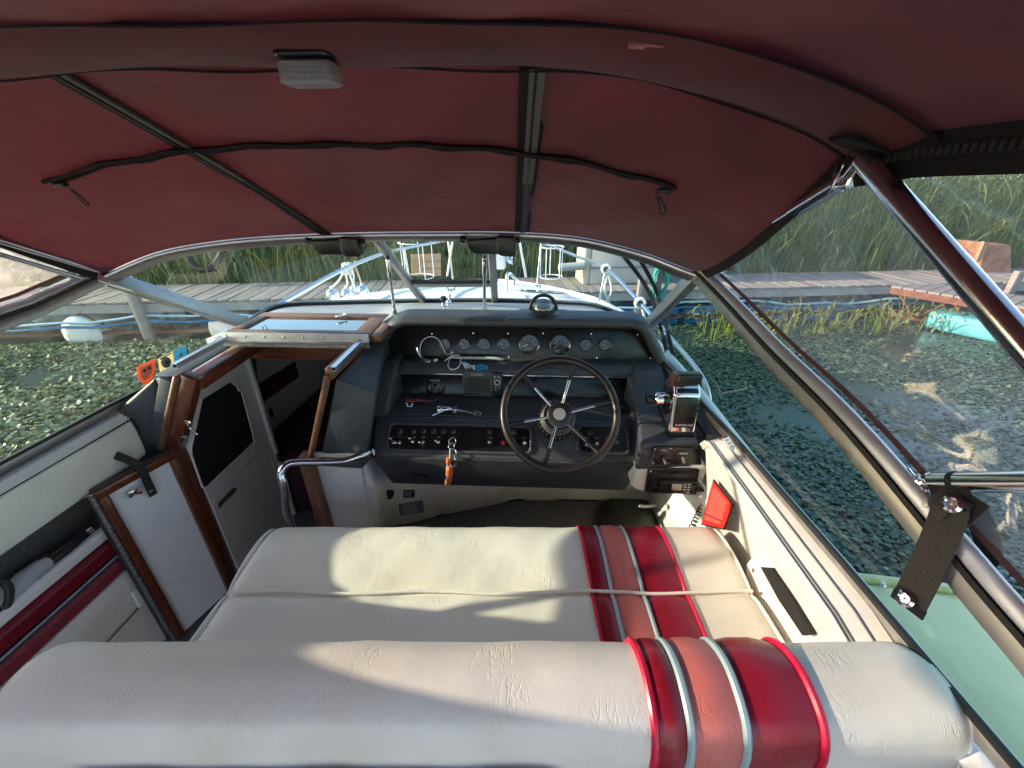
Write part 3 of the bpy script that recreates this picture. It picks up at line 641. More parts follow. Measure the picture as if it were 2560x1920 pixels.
p0 = W(2400, 1235, X=.60); p1 = W(2372, 1285, X=.585); p2 = W(2325, 1400, X=.575); p3 = W(2270, 1510, X=.565)
tail = W(2440, 1270, X=.60)
sp = spline([p0, p0.lerp(p1, .6) + Vector((-.008, 0, 0)), p1, p2, p3], 8)
MB().bar(sp, .042, .0025, (-1, -.15, .35)).build('webbing', WEBG, stp)
MB().bar([p0 + Vector((0, .025, .004)), p0 + Vector((-.006, -.005, -.012)), tail + Vector((-.004, -.01, -.01))], .046, .0025, (-1, -.1, .3)).build('fold', WEB, stp)
MB().bar([p3.lerp(p2, .10), p3.lerp(p2, -.09)], .044, .0035, (-1, -.15, .35)).build('end_patch', WEB, stp)
for c in (W(2382, 1260, X=.578), W(2264, 1497, X=.558)):
    MB().lathe(c, (-1, -.2, .45), [(0, -.002), (.012, -.002), (.012, .002), (.008, .004), (.006, .002), (.002, .002), (0, .0045)], 18).build('snap', STEEL, stp)
# webbing handle lying outside the rail
hp = [W(2430, 1260, X=.66), W(2462, 1330, X=.67), W(2470, 1380, X=.67), W(2450, 1400, X=.665), W(2420, 1370, X=.66)]
tag(shift_origin(MB().bar(spline(hp, 8), .03, .004, (-1, -.2, .4)).build('strap_loop', WEB)), 'black strap loop lying outside the side window rail under the strap', 'strap')

# opaque side curtain added out of view, forward edge shaped to shade the bench
t = thing('added_shade_curtain', 'unseen maroon curtain added behind the sticker window to shade the bench', 'curtain', (-1.42, 0, .9))
edge = spline([Vector((0, y, z)) for y, z in ((.80, .89), (.79, .94), (.75, .958), (.62, .962), (.54, .97), (.50, 1.0), (.395, 1.167), (.25, 1.24), (.127, 1.368), (.06, 1.5))], 6)
def pcur(i, j):
    e = along(edge, j); y = e.y + (-.74 - e.y) * i; return Vector((-1.385 - .012 * i - .022 * math.sin(math.pi * j) * i + .004 * math.sin(i * 17), y, e.z))
MB().grid(pcur, 40, 30).build('canvas', CANVAS, t)
# ================================================================== HELM CONSOLE
con = thing('helm_console', 'black grained helm console with round gauges and switch panels', 'console', (-.08, 1.35, .5))
x0, x1 = -.56, .405
def prof_prism(prof, xa, xb, name, m, bevel=.01, seg=3, xa2=None, xb2=None):
    mb = MB(); n = len(prof); A = [Vector((xa, y, z)) for y, z in prof]; B = [Vector((xb, y, z)) for y, z in prof]
    mb.add(A + B, [tuple(range(n)), tuple(range(2 * n - 1, n - 1, -1))] + [(i, i + n, (i + 1) % n + n, (i + 1) % n) for i in range(n)])
    return mb.build(name, m, con, bevel=bevel, seg=seg)
# lower body (shelf, switch fascia, knee face)
mb = MB()
pr = [(1.478, .765), (1.296, .772), (1.280, .768), (1.182, .674), (1.183, .662), (1.228, .508), (1.478, .508)]
tap = [0, 0, 0, 0, .002, .045, .045]
A = [Vector((x0 + k, y, z)) for (y, z), k in zip(pr, tap)]; B = [Vector((x1 - k * .8, y, z)) for (y, z), k in zip(pr, tap)]; n = len(pr)
mb.add(A + B, [tuple(range(n)), tuple(range(2 * n - 1, n - 1, -1))] + [(i, i + n, (i + 1) % n + n, (i + 1) % n) for i in range(n)])
mb.build('console_body', DASH, con, bevel=.011, seg=4)
# pebbled shelf lining
MB().prism([(-.52, 1.30, .7735), (.395, 1.30, .7735), (.395, 1.47, .7705), (-.52, 1.47, .7705)], (0, 0, .0035)).build('shelf_lining', DASHS, con)
# back panel of the shelf
prof_prism([(1.470, .767), (1.496, .858), (1.52, .858), (1.50, .767)], -.535, .415, 'shelf_back', PANEL, .002, 1)
prof_prism([(1.472, .862), (1.478, .884), (1.50, .900), (1.535, .902), (1.60, .902), (1.60, .86), (1.50, .858)], -.515, .405, 'padded_lip', DASH, .008, 4)
MB().box((-.055, 1.4735, .861), (.915, .005, .006)).build('chrome_trim', CHROME, con, bevel=.001)
prof_prism([(1.53, .893), (1.66, .899), (1.66, .86), (1.53, .86)], -.60, .47, 'gauge_ledge', DASH, .003, 2)
# side cheeks of the recess
def cheek(xa, xb, xc, xd, name, m):
    pr2 = [(1.293, .758), (1.300, .790), (1.375, .856), (1.448, .895), (1.52, .9075), (1.60, .9075), (1.60, .758)]
    mb = MB(); A = [Vector((xa, y, z)) for y, z in pr2]; B = [Vector((xb, y, z)) for y, z in pr2]
    n = len(pr2); mb.add(A + B, [tuple(range(n)), tuple(range(2 * n - 1, n - 1, -1))] + [(i, i + n, (i + 1) % n + n, (i + 1) % n) for i in range(n)])
    mb.build(name, m, con, bevel=.016, seg=5)
cheek(-.605, -.515, 0, 0, 'cheek', DASHS); cheek(.402, .52, 0, 0, 'cheek', DASH)
# gauge panel plane
GP0 = Vector((0, 1.556, .8965)); GP1 = Vector((0, 1.594, 1.022)); gy = (GP1 - GP0).normalized(); gn = Vector((1, 0, 0)).cross(gy).normalized()   # faces aft
def gp(u, v, lift=0): return WP(u, v, GP0, gn) + gn * lift
pl = [gp(u, v) for u, v in ((938, 898), (960, 855), (984, 812), (1606, 808), (1632, 855), (1645, 900))]
MB().prism(pl, -gn * .012).build('gauge_panel', PANEL, con, bevel=.002)
# padded brow: closed arch swept round the panel
bpts = [W(930, 903, Y=1.525), W(950, 868, Y=1.53), W(972, 832, Y=1.535), W(1000, 813, Y=1.54), W(1050, 809, Y=1.545), W(1280, 812, Y=1.545), W(1540, 815, Y=1.545), W(1594, 820, Y=1.54), W(1616, 838, Y=1.535), W(1634, 872, Y=1.53), W(1650, 908, Y=1.522)]
BP = spline(bpts, 5)
mb = MB(); N = len(BP); vs = []; cen = Vector((-.08, 1.53, .88))
for i, p in enumerate(BP):
    t = (BP[min(i + 1, N - 1)] - BP[max(i - 1, 0)]).normalized(); out = t.cross(YA).normalized()
    if out.dot(p - cen) < 0: out = -out
    for (a, b) in ((-.012, .085), (-.013, .02), (-.011, .003), (-.004, -.007), (.006, -.010), (.017, -.006), (.026, .004), (.030, .02), (.034, .085)):
        vs.append(p + out * a + YA * b)
M_ = 9; fs = [(i * M_ + k, i * M_ + k + 1, (i + 1) * M_ + k + 1, (i + 1) * M_ + k) for i in range(N - 1) for k in range(M_ - 1)]
fs += [(i * M_ + M_ - 1, i * M_, (i + 1) * M_, (i + 1) * M_ + M_ - 1) for i in range(N - 1)] + [tuple(range(M_)), tuple(range((N - 1) * M_ + M_ - 1, (N - 1) * M_ - 1, -1))]
mb.add(vs, fs); mb.build('padded_brow', DASH, con, ang=60)
# dash top sheet back to the windshield
def dtop(i, j):
    q = along(BASEC, .0 + i); x = -1.24 + (.475 + 1.24) * i
    ya = 1.60 if x > -.60 else 1.445
    a = Vector((x, ya, 1.060 if x > -.60 else 1.004)); k = min(1, max(0, (x + .66) / .10)); a.z = 1.004 + .056 * k; a.y = 1.445 + .155 * k
    b = Vector((q.x * .5 + x * .5, q.y + .0, q.z - .004)) if 0 else Vector((q.x, q.y, q.z))
    p = a.lerp(b, j); p.z += .006 * math.sin(math.pi * j); return p
MB().grid(dtop, 50, 12).build('dash_top', DASHTOP, con, thick=.02, off=-1)
# little raised plinth moulded for the compass
cmp_c = W(1358, 792, Z=1.068)
MB().prism([cmp_c + Vector(p) for p in ((-.15, -.045, -.03), (.15, -.045, -.03), (.12, .02, -.03), (.10, .10, -.03), (-.10, .10, -.03), (-.12, .02, -.03))], (0, 0, .036)).build('compass_plinth', DASH, con, bevel=.012, seg=4)
# ---- gauges
NEED = mat('needle_white', (.75, .73, .66), .5); BEZ = mat('gauge_bezel', (.30, .29, .27), .22, .95, var=(60, .2)); FACE = mat('gauge_face', (.006, .006, .007), .4)
GLZ = glass_mat('gauge_glass', (.93, .93, .93), refl=.35)
def gauge(u, v, r, ang, ticks, title, big=False):
    c = gp(u, v, .001); g = MB().lathe(c, gn, [(0, 0), (r * .86, 0), (r * .86, .002), (0, .002)], 32).build('gauge', FACE, con, smooth=False)
    MB().lathe(c, gn, [(r * .84, 0), (r, 0), (r, .006), (r * .95, .010), (r * .88, .008), (r * .84, .003)], 36).build('bezel', BEZ, g)
    t = MB()
    for k in range(ticks):
        a = R(225 - 270 * k / (ticks - 1)); d = XA * math.cos(a) + gy * math.sin(a); L = .14 if k % 2 == 0 else .08
        t.bar([c + gn * .0028 + d * r * (.80 - L), c + gn * .0028 + d * r * .80], r * .028, .0004, gn)
    t.build('scale_marks', GREYP, g)
    a = R(ang); d = XA * math.cos(a) + gy * math.sin(a); pv = c + gn * .004 - gy * (0 if big else r * .25) + XA * (0 if big else 0)
    MB().bar([pv - d * r * .12, pv + d * r * .72], r * .05, .0008, gn).build('needle', NEED, g)
    MB().lathe(pv, gn, [(0, -.001), (r * .13, -.001), (r * .11, .003), (0, .003)], 12).build('needle_hub', BLACK, g)
    if title: lettering(title, c + gn * .002 - gy * r * .50, XA, gy, r * .26, GREYP, g)
    if big:
        for k in range(0, ticks, 2):
            a = R(225 - 270 * k / (ticks - 1)); d = XA * math.cos(a) + gy * math.sin(a)
            lettering(str(k * 5), c + gn * .002 + d * r * .52, XA, gy, r * .17, GREYP, g)
    MB().lathe(c, gn, [(0, .0062), (r * .86, .0062), (r * .86, .0066), (0, .0066)], 32).build('gauge_glass', GLZ, g, smooth=False)
sr = .0262; brd = .0425
gauge(1113, 861, .0255, 90, 5, '', False)
for (u, a, tt) in ((1161, 140, 'VOLTS'), (1209.5, 120, 'TEMP'), (1259, 145, 'OIL')): gauge(u, 860.5, sr, a, 7, tt)
gauge(1323, 860.5, brd, 200, 13, 'MPH', True); gauge(1400, 860.5, brd, 213, 13, 'RPM', True)
gauge(1464, 862.5, sr, 40, 7, 'FUEL'); gauge(1512, 862.5, sr, 135, 7, 'TRIM')
scr = MB()
for (u, v) in ((1080, 834), (1183, 833), (1270, 833), (1358, 833), (1478, 834), (1594, 836), (1272, 893), (1492, 894), (948, 891), (1626, 895)):
    c = gp(u, v, .0005); o = MB().lathe(c, gn, [(0, 0), (.0035, 0), (.0028, .0018), (0, .002)], 10).build('screw', STEEL, con)
# ---- switch fascia
FA = Vector((0, 1.280, .768)); FBp = Vector((0, 1.182, .674)); fyv = (FA - FBp).normalized(); fnv = XA.cross(fyv).normalized()
def fp(u, v, lift=0): return WP(u, v, FA + fnv * .0005, fnv) + fnv * lift
def rr_plate(cu, cv, pw, ph, r, m, name, par, depth=.004, lift=0, cutcorner=False):
    c = fp(cu, cv); w = (fp(cu + pw / 2, cv) - fp(cu - pw / 2, cv)).length; h = (fp(cu, cv - ph / 2) - fp(cu, cv + ph / 2)).length
    return MB().prism([c + XA * a + fyv * b + fnv * lift for a, b in rrect(w, h, r, 6)], fnv * depth).build(name, m, par, bevel=.001, seg=1)
# moulded surround rings
for (cu, cv, pw, ph) in ((1148, 1096, 350, 60), (1507, 1099, 118, 62)):
    c = fp(cu, cv); w = (fp(cu + pw / 2, cv) - fp(cu - pw / 2, cv)).length; h = (fp(cu, cv - ph / 2) - fp(cu, cv + ph / 2)).length
    MB().tube([c + XA * a + fyv * b + fnv * .001 for a, b in rrect(w + .012, h + .012, .022, 6)], .0065, 8, closed=True).build('panel_surround', DASH, con)
    rr_plate(cu, cv, pw, ph, .018, PANEL, 'switch_panel', con, .003)
def button(u, v, m=None, r=.0088):
    c = fp(u, v, .003); o = MB().lathe(c, fnv, [(0, 0), (r, 0), (r, .002), (r * .75, .004), (r * .72, .003), (0, .003)], 18).build('breaker_button', mat('button_ring', (.16, .155, .14), .35, .6), con)
    MB().lathe(c, fnv, [(0, .003), (r * .5, .003), (r * .5, .012), (r * .35, .0135), (0, .0135)], 14).build('button_stem', m or BLACK, o)
for u in (1001, 1034, 1059, 1084, 1109, 1133.5): button(u, 1079)
button(1224, 1080); button(1286, 1081); button(1476, 1083); button(1543, 1083)
def toggle(u, v, du=-3, dv=3, L=.02):
    c = fp(u, v, .003); o = MB().lathe(c, fnv, [(0, 0), (.0068, 0), (.0068, .003), (.005, .004), (.005, .007), (0, .007)], 6).build('toggle_switch', CHROME, con)
    d = (fnv * 1.0 + XA * du * .1 - fyv * dv * .13).normalized(); e = c + fnv * .006 + d * L
    MB().tube([c + fnv * .005, c + fnv * .006 + d * L * .6, e], [.0022, .003, .0042], 10).build('lever', CHROME, o); MB().sphere(e, .0045, 12, 8).build('lever_tip', CHROME, o)
    return o
toggle(985, 1106, -4, -4); toggle(1000, 1106, -4, 3); toggle(1033, 1104, -3, -2); toggle(1058, 1105, -4, 3); toggle(1096, 1105, -2, 1); toggle(1224, 1106, 0, 2)
toggle(1286, 1107, 1, 3, .016); toggle(1312, 1108, 0, 1, .016); toggle(1467, 1112, 0, 1, .014)
button(1492, 1110, mat('white_push', (.7, .68, .62), .3), .0085); button(1543, 1107, mat('grey_push', (.28, .25, .2), .35), .0085)
o = MB().lathe(fp(1258, 1108, .003), fnv, [(0, 0), (.0075, 0), (.0075, .006), (.004, .007), (.004, .005), (0, .005)], 16).build('pilot_light', mat('red_lamp', (.5, .02, .04), .25), con)
for (s_, u, v, z_) in (('LIGHTS', 1001, 1089, .0042), ('PARK', 984, 1094, .0042), ('CKPIT', 1001, 1094, .0042), ('RUN', 1017, 1094, .0042), ('BILGE\nPUMP', 1035, 1094, .0048), ('CABIN\nLTS', 1059, 1094, .0048), ('WIPER', 1097, 1094, .0048), ('HORN', 1134, 1094, .0048), ('BLOWER', 1225, 1095, .0048), ('ACC', 1286, 1096, .0048), ('NAV\nLIGHTS', 1465, 1095, .0048), ('ENGINE\nHATCH', 1491, 1095, .0048), ('TRIM', 1515, 1095, .0048), ('SPOT', 1543, 1096, .0048), ('AUX', 1311, 1096, .0048)):
    lettering(s_, fp(u, v, .0035), XA, fyv, z_, GREYP, con)
# knee face: courtesy light and crease trim
KA = Vector((0, 1.183, .662)); KB = Vector((0, 1.228, .508)); kyv = (KA - KB).normalized(); knv = XA.cross(kyv).normalized()
kc = WP(1050, 1188, KA, knv)
cl_ = MB().prism([kc + XA * a + kyv * b for a, b in rrect(.055, .017, .003)], knv * .004).build('courtesy_light', BLACK, con, bevel=.001)
MB().prism([kc + XA * a + kyv * b + knv * .004 for a, b in rrect(.028, .010, .004)], knv * .003).build('lens', MIRROR, cl_, bevel=.001)
MB().tube([(x0 + .006, 1.179, .669), (x1 - .006, 1.179, .669)], .004, 6).build('crease_trim', DASH, con)
# ---- nav-line socket plate on the shelf back
SB = Vector((0, 1.470, .767)); sby = (Vector((0, 1.496, .858)) - SB).normalized(); sbn = XA.cross(sby).normalized()
def sb(u, v, lift=0): return WP(u, v, SB + sbn * .001, sbn) + sbn * lift
c = sb(1089, 969); nv = MB().lathe(c, sbn, [(0, 0), (.040, 0), (.040, .003), (.037, .005), (0, .005)], 36).build('socket_plate', BLACK, con)
for s_ in (-1, 1):
    MB().lathe(c + XA * s_ * .034, sbn, [(0, .004), (.008, .004), (.008, .0065), (.004, .007), (.003, .005), (0, .005)], 14).build('plate_lug', BLACK, nv)
    MB().prism([c + XA * (s_ * .022 + a) + sby * b + sbn * .005 for a, b in rrect(.008, .022, .001)], sbn * .003).build('plate_rib', PANEL, nv)
MB().prism([c + XA * a + sby * (b + .010) + sbn * .005 for a, b in rrect(.013, .013, .002)], sbn * .004).build('socket', DARK, nv)
MB().lathe(c - sby * .015, sbn, [(0, .005), (.0085, .005), (.0085, .008), (.006, .008), (.006, .0055), (0, .0055)], 18).build('jack', PANEL, nv)
dots = MB()
for k in range(8):
    a = 2 * math.pi * k / 8; dots.lathe(c + XA * .0125 * math.cos(a) + sby * (.010 + .0125 * math.sin(a)), sbn, [(0, .005), (.0011, .005), (.0011, .0056), (0, .0056)], 6)
for s_ in (-1, 1): dots.lathe(c + XA * s_ * .013 - sby * .016, sbn, [(0, .005), (.0012, .005), (.0012, .0056), (0, .0056)], 6)
dots.build('index_dots', WHITEP, nv); lettering('NAV-LINE', c + sby * .030 + sbn * .005, XA, sby, .0085, WHITEP, nv)
# small mounted holder behind the wheel
hc = Vector((.335, 1.36, .795)); ho = MB().box(hc, (.055, .05, .022)).build('cup_clip', BLACK, con, bevel=.004); MB().box(hc + Vector((0, -.006, .012)), (.035, .03, .006)).build('clip_tongue', PANEL, ho, bevel=.002)
# port shoulder of the dash
sh = [W(826, 940, Z=.985), W(948, 838, Z=.985), Vector((-.60, 1.66, .985)), Vector((-.53, 1.66, .985)), W(955, 905, Z=.955), W(945, 938, Z=.945)]
top = [Vector((-.617, 1.168, .982)), Vector((-.605, 1.60, 1.003)), Vector((-.58, 1.62, .995)), Vector((-.575, 1.50, .930)), Vector((-.50, 1.185, .925))]
bot = [Vector((-.715, 1.150, .70)), Vector((-.70, 1.60, .70)), Vector((-.58, 1.62, .70)), Vector((-.575, 1.50, .70)), Vector((-.565, 1.160, .66))]
mb = MB(); mb.add(top + bot, [(0, 1, 2, 3, 4), (9, 8, 7, 6, 5)] + [(i, (i + 1) % 5, (i + 1) % 5 + 5, i + 5) for i in range(5)])
mb.build('port_shoulder', DASH, con, bevel=.008, seg=3)
MB().prism([W(u, v, Y=1.142) for u, v in ((800, 1146), (925, 1150), (905, 1172), (806, 1166))], (0, .02, 0)).build('shoulder_lip', DASH, con, bevel=.003)
mb = MB().add([Vector(p) for p in ((-.655, 1.146, .93), (-.625, 1.146, .93), (-.70, 1.130, .675), (-.735, 1.130, .675), (-.655, 1.16, .93), (-.625, 1.16, .93), (-.70, 1.145, .675), (-.735, 1.145, .675))], [(0, 1, 2, 3), (4, 7, 6, 5), (0, 4, 5, 1), (1, 5, 6, 2), (2, 6, 7, 3), (3, 7, 4, 0)])
# ================================================================== STARBOARD CONSOLE (throttle shelf)
sc_ = thing('side_console', 'black grained side console shelf carrying the throttle', 'console', (.5, 1.25, .70))
SP = Vector((.5, 1.12, .79)); SN = Vector((0, -.27, 1)).normalized()
def scp(u, v, lift=0): return WP(u, v, SP, SN) + SN * lift
tp = [scp(1600, 1112), scp(1596, 1050), scp(1568, 940), scp(1590, 908), scp(1645, 905), scp(1712, 1000), scp(1782, 1108)]
tp[6].x = min(tp[6].x, .553); 
MB().prism(tp, (0, .015, -.115)).build('shelf_body', DASH, sc_, bevel=.012, seg=4)
# edge roll toward the window
MB().tube(spline([scp(1652, 908, -.004), scp(1712, 1000, -.004), scp(1775, 1090, -.004)], 6), .012, 10).build('edge_roll', DASH, sc_)
# aft face switch plate and rotary
af_p = Vector((.5, 1.115, .76)); af_n = Vector((0, -1, .12)).normalized(); af_y = af_n.cross(XA)
if af_y.z < 0: af_y = -af_y
def afp(u, v, lift=0): return WP(u, v, af_p, af_n) + af_n * lift
pl_ = [afp(1634, 1117, .001), afp(1690, 1117, .001), afp(1752, 1122, .001), afp(1752, 1160, .001), afp(1628, 1160, .001)]
MB().prism(pl_, af_n * .003).build('switch_plate', PANEL, sc_, bevel=.001)
MB().tube([afp(1636, 1118, .004), afp(1628, 1160, .004)], .0006, 4).build('plate_line', GREYP, sc_)
c = afp(1656, 1143, .004); tg = MB().lathe(c, af_n, [(0, 0), (.010, 0), (.009, .006), (0, .006)], 14).build('toggle_switch', BLACK, sc_)
MB().tube([c, c + af_n * .02 + Vector((.008, 0, -.012))], [.005, .007], 12).build('lever', mat('rubber_boot', (.06, .055, .05), .5), tg)
c = afp(1704, 1140, .004); rk = MB().lathe(c, af_n, [(0, 0), (.022, 0), (.022, .003), (.018, .006), (0, .006)], 30).build('rotary_switch', BLACK, sc_)
MB().bar([c + af_n * .012 + af_y * .006 - XA * .003, c + af_n * .012 - af_y * .015 + XA * .004], .008, .012, af_n).build('pointer_knob', mat('grey_knob', (.22, .20, .18), .4), rk, bevel=.002)
MB().lathe(c, af_n, [(0, .006), (.009, .006), (.009, .012), (0, .012)], 16).build('knob_hub', BLACK, rk)
lettering('TRAILER', c + af_y * .0145 + af_n * .006, XA, af_y, .0075, WHITEP, rk); lettering('ANCHOR\nWINDLASS', afp(1660, 1124, .0042), XA, af_y, .005, GREYP, sc_); lettering('UP', afp(1655, 1132, .0042), XA, af_y, .004, GREYP, sc_); lettering('DOWN', afp(1672, 1142, .0042), XA, af_y, .004, GREYP, sc_)
for (u, v) in ((1637, 1121), (1676, 1120), (1633, 1156), (1672, 1157)): MB().lathe(afp(u, v, .004), af_n, [(0, 0), (.0028, 0), (.002, .0014), (0, .0016)], 8).build('screw', STEEL, sc_)

# ================================================================== COMPASS
cp = thing('compass', 'round dome compass in black housing on top of the dash', 'compass', cmp_c)
MB().lathe(cmp_c + Vector((0, .02, .004)), (0, 0, 1), [(0, 0), (.062, 0), (.062, .006), (.056, .012), (.050, .016), (.050, .024), (.044, .026), (0, .026)], 32).build('housing', BLACK, cp)
MB().tube([cmp_c + Vector((.052 * math.cos(a), .035, .022 + .055 * math.sin(a))) for a in np.linspace(R(-5), R(185), 20)], .007, 8).build('hood', BLACK, cp)
MB().lathe(cmp_c + Vector((0, .02, .026)), (0, 0, 1), [(0.030, 0), (.030, .016), (.026, .016), (0, .014)], 24).build('compass_card', mat('card', (.35, .36, .36), .4), cp)
MB().lathe(cmp_c + Vector((0, .02, .024)), (0, 0, 1), [(.043 * math.cos(R(a)), .043 * math.sin(R(a))) for a in range(0, 91, 9)], 28).build('dome', DOME, cp)

# ================================================================== STEERING WHEEL
wc = EYE + ray(1400, 1032) * 1.33
wnrm = Vector((.0, -.74, .67)).normalized(); wx = XA.copy(); wy = wnrm.cross(wx)
if wy.z < 0: wy = -wy
sw = thing('steering_wheel', 'black rimmed steering wheel with six steel spokes', 'steering wheel', wc)
Rw = .181
MB().tube([wc + (wx * math.cos(a) + wy * math.sin(a)) * Rw for a in np.linspace(0, 2 * math.pi, 65)[:-1]], .0128, 14, closed=True).build('rim', RIM, sw)
hubc = wc - wnrm * .035
for k in range(6):
    a = R(14 + 60 * k); d = wx * math.cos(a) + wy * math.sin(a); p0 = hubc + d * .034; p1 = wc + d * (Rw - .006) - wnrm * .004; e = p0.lerp(p1, .62)
    o = MB().tube([p0, p0.lerp(p1, .3), e], [.0052, .0052, .0056], 10).build('spoke', STEEL, sw); MB().tube([e - (p1 - p0) * .02, p0.lerp(p1, .8), p1], [.0078, .0072, .0098], 10).build('spoke_grip', BLACK, o)
MB().lathe(hubc, wnrm, [(0, -.012), (.041, -.012), (.043, .0), (.040, .010), (.034, .014), (0, .014)], 36).build('hub', BLACK, sw)
MB().lathe(hubc, wnrm, [(.0405, .004), (.044, .004), (.044, -.006), (.0405, -.006)], 36).build('hub_ring', CHROME, sw)
MB().lathe(hubc, wnrm, [(0, .014), (.0205, .014), (.0200, .016), (0, .0163)], 30).build('hub_badge', mat('badge_grey', (.42, .42, .46), .35, .5, bump=[(300, .4, .001)]), sw)
MB().lathe(hubc, -wnrm, [(.030, .01), (.046, .012), (.048, .03), (.055, .034), (.057, .06), (.050, .064), (.060, .085), (.068, .12), (.074, .19), (0, .19)], 36).build('tilt_column', RUB, sw)
rg = MB()
for k in range(5): rg.tube([hubc - wnrm * (.014 + .011 * k) + (wx * math.cos(a) + wy * math.sin(a)) * (.0485 + .0022 * k) for a in np.linspace(0, 2 * math.pi, 41)[:-1]], .0032, 6, closed=True)
rg.build('column_rings', mat('column_grey', (.10, .095, .085), .4, .3), sw)
tk = MB()
for k in range(26):
    a = 2 * math.pi * k / 26; d = wx * math.cos(a) + wy * math.sin(a); tk.box(hubc - wnrm * .074 + d * .066, (.004, .004, .02), (wx, wy, wnrm))
tk.build('column_knurls', mat('knurl', (.12, .11, .10), .4), sw)

# ================================================================== THROTTLE
th = thing('throttle_control', 'chrome edged black throttle box with upright lever handle', 'throttle', scp(1695, 1060))
fwd = Vector((0, .96, .26)).normalized(); tb = scp(1697, 1085, 0)
yv = fwd; zv = SN
def tpt(x, y, z): return tb + XA * (x * 1.32 + .002) + yv * y * 1.25 + zv * z * 1.2
body = [(-.028, -.035, 0), (.036, -.035, 0), (.036, .10, 0), (-.028, .10, 0)]
sidep = [(-.004, .0), (-.006, .012), (-.020 + .02, .03), (.030, .115), (.055, .13), (.10, .125), (.115, .09), (.115, 0)]
MB().prism([tpt(-.030, y, z) for y, z in sidep], XA * .082).build('housing', CHROME, th, bevel=.006, seg=3)
MB().prism([tpt(-.032, y - .006, z) for y, z in ((-.004, -.004), (.12, -.004), (.125, .012), (-.006, .012))], XA * .0885).build('base_skirt', BLACK, th, bevel=.002)
f0, f1 = Vector((0, .0, .022)), Vector((0, .030, .113))
q = [tpt(-.024, .0005, .028), tpt(.027, .0005, .028), tpt(.027, .0275, .108), tpt(-.024, .0275, .108)]
nf = (q[1] - q[0]).cross(q[3] - q[0]).normalized()
MB().prism([p + nf * .004 for p in q], nf * .003).build('face_plate', PANEL, th, bevel=.001)
MB().prism([tpt(-.023, .034, .1195), tpt(.026, .034, .1195), tpt(.026, .092, .1285), tpt(-.023, .092, .1285)], zv * .004).build('top_plate', PANEL, th, bevel=.001)
lettering('QUICKSILVER', q[0].lerp(q[1], .5) + (q[3] - q[0]).normalized() * .010 + nf * .0072, XA, (q[3] - q[0]), .0095, WHITEP, th)
MB().lathe(tpt(-.030, .06, .07), -XA, [(0, 0), (.048, 0), (.046, .008), (.030, .014), (0, .014)], 30).build('pivot_disc', mat('dark_chrome', (.12, .12, .13), .2, .9), th)
MB().lathe(tpt(-.044, .06, .07), -XA, [(0, 0), (.022, 0), (.022, .022), (.018, .026), (0, .026)], 24).build('pivot_boss', CHROME, th); MB().lathe(tpt(-.070, .06, .07), -XA, [(0, 0), (.017, 0), (.017, .014), (.014, .017), (0, .017)], 20).build('release_button', BLACK, th)
la = tpt(-.052, .06, .085); lb_ = EYE + (W(1668, 985, Y=1.2) - EYE); lb_ = W(1672, 985, Y=la.y - .005)
MB().tube(spline([la, la.lerp(lb_, .5) + Vector((-.004, 0, .0)), lb_], 6), [.0085 - .0002 * k for k in range(13)], 10).build('lever_arm', STEEL, th)
lc_ = W(1685, 962, Y=lb_.y - .004); MB().tube([lb_, lc_], [.010, .013], 12).build('lever_neck', BLACK, th)
h0 = W(1688, 946, Y=lc_.y); h1 = W(1752, 946, Y=lc_.y)
MB().prism([h0 + Vector((-.004, -.018, -.022)), h0 + Vector((.006, -.018, .020)), h1 + Vector((.0, -.018, .020)), h1 + Vector((0, -.018, -.014)), h0.lerp(h1, .45) + Vector((0, -.018, -.022)), h0.lerp(h1, .2) + Vector((0, -.018, -.032))], (0, .036, 0)).build('grip', BLACK, th, bevel=.008, seg=4)
MB().prism([h0 + Vector((-.020, -.012, -.024)), h0 + Vector((-.014, -.012, .018)), h0 + Vector((.005, -.012, .018)), h0 + Vector((-.003, -.012, -.024))], (0, .024, 0)).build('trim_switch', mat('brown_switch', (.10, .035, .02), .35), th, bevel=.003)
MB().box(h0 + Vector((-.022, -.004, -.012)), (.014, .012, .012)).build('trim_button', BLACK, th, bevel=.002)

# ================================================================== FISHFINDER
ff = thing('fishfinder', 'black fishfinder display with keypad mounted in the console shelf', 'fishfinder', sb(1206, 998))
fc = sb(1205, 959, .030); fw, fh = .150, .100
fy = Vector((0, .22, .975)).normalized(); fn_ = XA.cross(fy).normalized()
fc = WP(1208, 960, fc, fn_)
FB2 = MB().prism([fc + XA * a + fy * b for a, b in rrect(.156, .094, .008)], -fn_ * .03).build('casing', BLACK, ff, bevel=.004, seg=3)
MB().tube([fc + XA * (a - .022) + fy * b for a, b in rrect(.112, .093, .008)], .003, 6, closed=True).build('bezel_edge', mat('bezel_grey', (.10, .10, .095), .35), ff)
MB().prism([fc + XA * (a - .020) + fy * (b - .003) + fn_ * .0005 for a, b in rrect(.094, .060, .003)], fn_ * .002).build('screen', mat('dark_screen', (.004, .004, .005), .08, coat=1), ff)
MB().tube([fc + XA * (a - .020) + fy * (b - .003) + fn_ * .002 for a, b in rrect(.098, .064, .003)], .0018, 5, closed=True).build('screen_rim', mat('bezel_grey2', (.16, .155, .14), .4), ff)
MB().prism([fc + XA * (a + .056) + fy * b + fn_ * .0005 for a, b in rrect(.036, .088, .006)], fn_ * .003).build('keypad', PANEL, ff, bevel=.001)
kp = fc + XA * .056 + fn_ * .0035
MB().lathe(kp + fy * .008, fn_, [(.0085, 0), (.0115, 0), (.0115, .002), (.0085, .002)], 24).build('key_ring', STEEL, ff)
